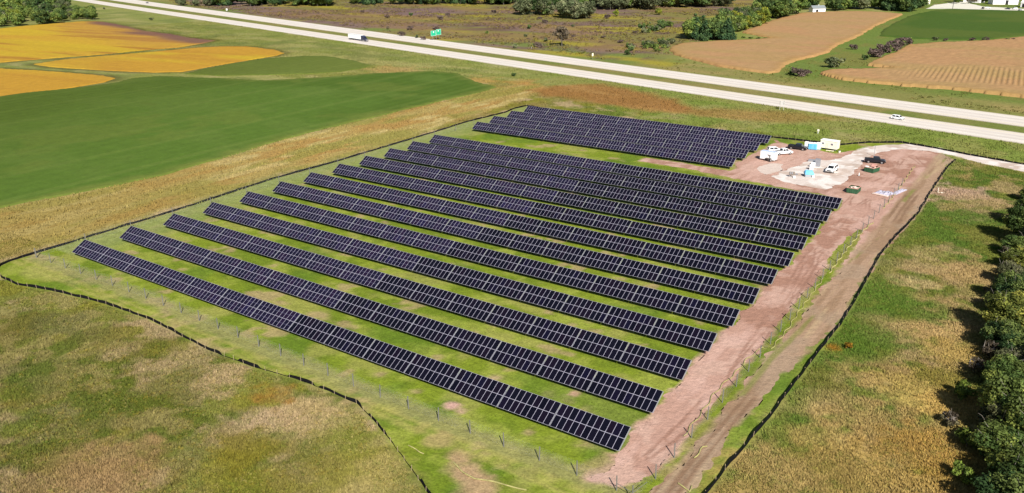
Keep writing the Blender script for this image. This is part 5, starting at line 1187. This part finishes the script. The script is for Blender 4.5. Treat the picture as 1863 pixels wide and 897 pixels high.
# ------------------------------------------------------------------ meadow grass (uncountable): tufts of real blades
M_WEED = mat_attr('weed_leaves', rough=.85, noise=0, scales=(.5,), bump=0, transl=.15, up=.2)
M_GRASS = mat_attr('grass_blades', rough=.85, noise=0, scales=(.5,), bump=0, transl=.12, up=.62)
def grass(name, label, x, y, h, wd, nb, colvar=.3, lift=1.35):
    n = len(x)
    base = ground_color(x, y)
    hs = h*(.55+.9*fbm(x, y, 3.5, 131, 2))*(.7+.6*rng.random(n))
    V = []; Cc = []
    tint = (1+colvar*(rng.random(n)*2-1))
    for b in range(nb):
        an = rng.random(n)*6.283; ln = (.25+.55*rng.random(n))*hs
        bx = x+(rng.random(n)-.5)*wd*2.2; by = y+(rng.random(n)-.5)*wd*2.2
        pa = an+PI/2+rng.normal(size=n)*.4; w2 = wd*(.6+.8*rng.random(n))/2
        p0 = np.stack([bx-np.cos(pa)*w2, by-np.sin(pa)*w2, np.full(n, -.02)], 1); p1 = np.stack([bx+np.cos(pa)*w2, by+np.sin(pa)*w2, np.full(n, -.02)], 1)
        p2 = np.stack([bx+np.cos(an)*ln, by+np.sin(an)*ln, hs*(.7+.5*rng.random(n))], 1)
        V.append(np.stack([p0, p1, p2], 1))
        Cc.append(np.repeat((base*tint[:, None]*(lift*(.85+.3*rng.random(n)))[:, None])[:, None, :], 3, 1))
    V = np.stack(V, 1).reshape(-1, 3); Cc = np.stack(Cc, 1).reshape(-1, 3)
    me = npmesh(name, V, np.arange(len(V)).reshape(-1, 3), M_GRASS, np.clip(Cc, 0, 1))
    o = link(bpy.data.objects.new(name, me))
    return tag(o, label, 'grass', None, 'stuff')
def scatter(x0, x1, y0, y1, n, keep):
    x = rng.uniform(x0, x1, n); y = rng.uniform(y0, y1, n)
    px, py = project(np.stack([x, y, np.zeros(n)], 1))
    m = (px > -200) & (px < 2060) & (py < 1010) & (py > -30)
    x, y = x[m], y[m]; m = keep(x, y); return x[m], y[m]
inside_d = lambda x, y: sdf(x, y, INSIDE)
dens = lambda x, y, a, b: rng.random(len(x)) < np.clip(a-b*fbm(x, y, 7, 141, 3), .12, 1)
x, y = scatter(-175, 15, -75, 0, 260000, lambda x, y: (inside_d(x, y) > .7) & dens(x, y, 1.6, 1.7))
grass('meadow_grass', 'rough tall olive and tan meadow grass in front of the front silt fence', x, y, .34, .18, 4, .27, 1.1)
x, y = scatter(13, 60, -15, 208, 190000, lambda x, y: (inside_d(x, y) > .7) & (x < 44) & dens(x, y, 1.6, 1.7) & (sdf(x, y, GRAVEL) > 1))
grass('meadow_grass', 'green and straw coloured meadow grass between the right silt fence and the wood', x, y, .34, .18, 4, .25, 1.14)
x, y = scatter(-155, 14, -25, 215, 200000, lambda x, y: (inside_d(x, y) < -.3) & (sdf(x, y, YARD) > .5) & dens(x, y, 1.1, 1.4) & (sdf(x, y, GRAVEL) > 1.5))
grass('short_grass', 'short bright green grass between the solar rows', x, y, .14, .13, 3, .24, 1.0)
x, y = scatter(-330, -150, -20, 300, 120000, lambda x, y: (sdf(x, y, TANSTRIP) < 3) & (sdf(x, y, GREEN_BIG) > .5) & dens(x, y, 1.6, 1.7))
grass('dry_grass', 'tan and orange dry grass strip between the green field and left silt fence', x, y, .45, .24, 3, .18, 1.12)
x, y = scatter(-620, 60, 205, 420, 330000, lambda x, y: (y < np.interp(x, *NEAR_LO.T)-1.5) & (inside_d(x, y) > 1) & (sdf(x, y, GREEN_BIG) > 1) & (sdf(x, y, GREEN_SMALL) > 1) & (sdf(x, y, YEL2) > 1) & (sdf(x, y, YEL1) > 1) & (sdf(x, y, GRAVEL) > 1) & dens(x, y, 1.4, 1.6))
grass('roadside_grass', 'pale rough grass on the bank between the array and the highway', x, y, .4, .3, 3, .2, 1.05)
def mounds(name, label, x, y, r0, r1, cols, nl, seed, hz=.7, gmix=.45, glift=1.):
    r_ = np.random.default_rng(seed); n = len(x); k = np.repeat(np.arange(n), nl)
    rr = (r0+(r1-r0)*r_.random(n)**2)[k]
    d = r_.normal(size=(n*nl, 3)); d /= np.linalg.norm(d, axis=1)[:, None]; d[:, 2] = np.abs(d[:, 2])
    ctr = np.stack([x[k], y[k], np.zeros(n*nl)], 1)+d*rr[:, None]*np.array([1.2, 1.2, hz])*(.6+.4*r_.random(n*nl))[:, None]
    nr = d+r_.normal(size=d.shape)*.5; nr /= np.linalg.norm(nr, axis=1)[:, None]
    a = np.cross(nr, r_.normal(size=d.shape)); a /= np.linalg.norm(a, axis=1)[:, None]; b = np.cross(nr, a); s = rr[:, None]*.42*(.6+.8*r_.random(n*nl))[:, None]
    V = np.stack([ctr-a*s, ctr+b*s*.6, ctr+a*s, ctr-b*s*.6], 1).reshape(-1, 3)
    cc = np.array(cols)[r_.integers(len(cols), size=n)][k]*(.7+.6*r_.random(n*nl))[:, None]
    cc = cc*(1-gmix)+ground_color(x, y)[k]*gmix*glift
    me = npmesh(name, V, np.arange(len(V)).reshape(-1, 4), M_WEED, np.repeat(cc, 4, 0)); return tag(link(bpy.data.objects.new(name, me)), label, 'scrub', None, 'stuff')
x, y = scatter(-900, 0, 290, 900, 60000, lambda x, y: (sdf(x, y, SCRUB) < 0) & (y > np.interp(x, *FAR_UP.T)+8) & (rng.random(len(x)) < np.clip((fbm(x, y, 25, 151, 3)-.42)*5, .03, 1)))
mounds('low_scrub', 'purple and olive low scrub covering the land beyond the highway', x, y, .5, 1.7, [S(120, 98, 84), S(128, 112, 60), S(108, 92, 80), S(140, 128, 56)], 14, 3)
x, y = scatter(-260, 60, 240, 420, 14000, lambda x, y: (y > np.interp(x, *FAR_UP.T)+4) & (sdf(x, y, CORN1) > 2) & (sdf(x, y, CORN2) > 2) & (sdf(x, y, SCRUB) > 0) & (rng.random(len(x)) < np.clip((fbm(x, y, 14, 152, 3)-.42)*5, .05, 1)))
mounds('verge_scrub', 'patchy tall weeds on the verge between the far lanes and the corn fields', x, y, .35, 1.0, [S(120, 124, 60), S(150, 136, 84), S(112, 116, 64)], 12, 4)

x, y = scatter(-175, 15, -75, 0, 110000, lambda x, y: (inside_d(x, y) > 1.) & (rng.random(len(x)) < np.clip((fbm(x, y, 9, 161, 3)-.40)*4, .08, 1)))
mounds('meadow_weeds', 'low bushy weeds scattered through the rough meadow in front', x, y, .15, .5, [S(130, 128, 46, .9), S(110, 120, 40, .9), S(164, 148, 90, .95), S(150, 128, 50, .9), S(92, 104, 36, .85)], 12, 5, .8, .65, .92)
x, y = scatter(14, 44, -15, 205, 60000, lambda x, y: (inside_d(x, y) > 1.) & (sdf(x, y, GRAVEL) > 1) & (rng.random(len(x)) < np.clip((fbm(x, y, 8, 162, 3)-.42)*4, .08, 1)))
mounds('meadow_weeds', 'low bushy weeds scattered through the meadow beside the near wood', x, y, .14, .42, [S(112, 122, 46, .85), S(146, 132, 68, .85), S(166, 146, 94, .85), S(102, 120, 42, .85)], 12, 6, .8, .7, .88)
x, y = scatter(-12, 14, -12, 205, 9000, lambda x, y: (sdf(x, y, YARD) < -.5) & (sdf(x, y, GRAVEL) > .5) & (rng.random(len(x)) < np.clip((fbm(x, y, 6, 171, 3)-.40)*3, .03, 1)))
mounds('dirt_clods', 'loose clods and stones strewn over the bare dirt yard', x, y, .05, .17, [S(206, 172, 154), S(176, 138, 118), S(222, 196, 180)], 7, 8, .7)
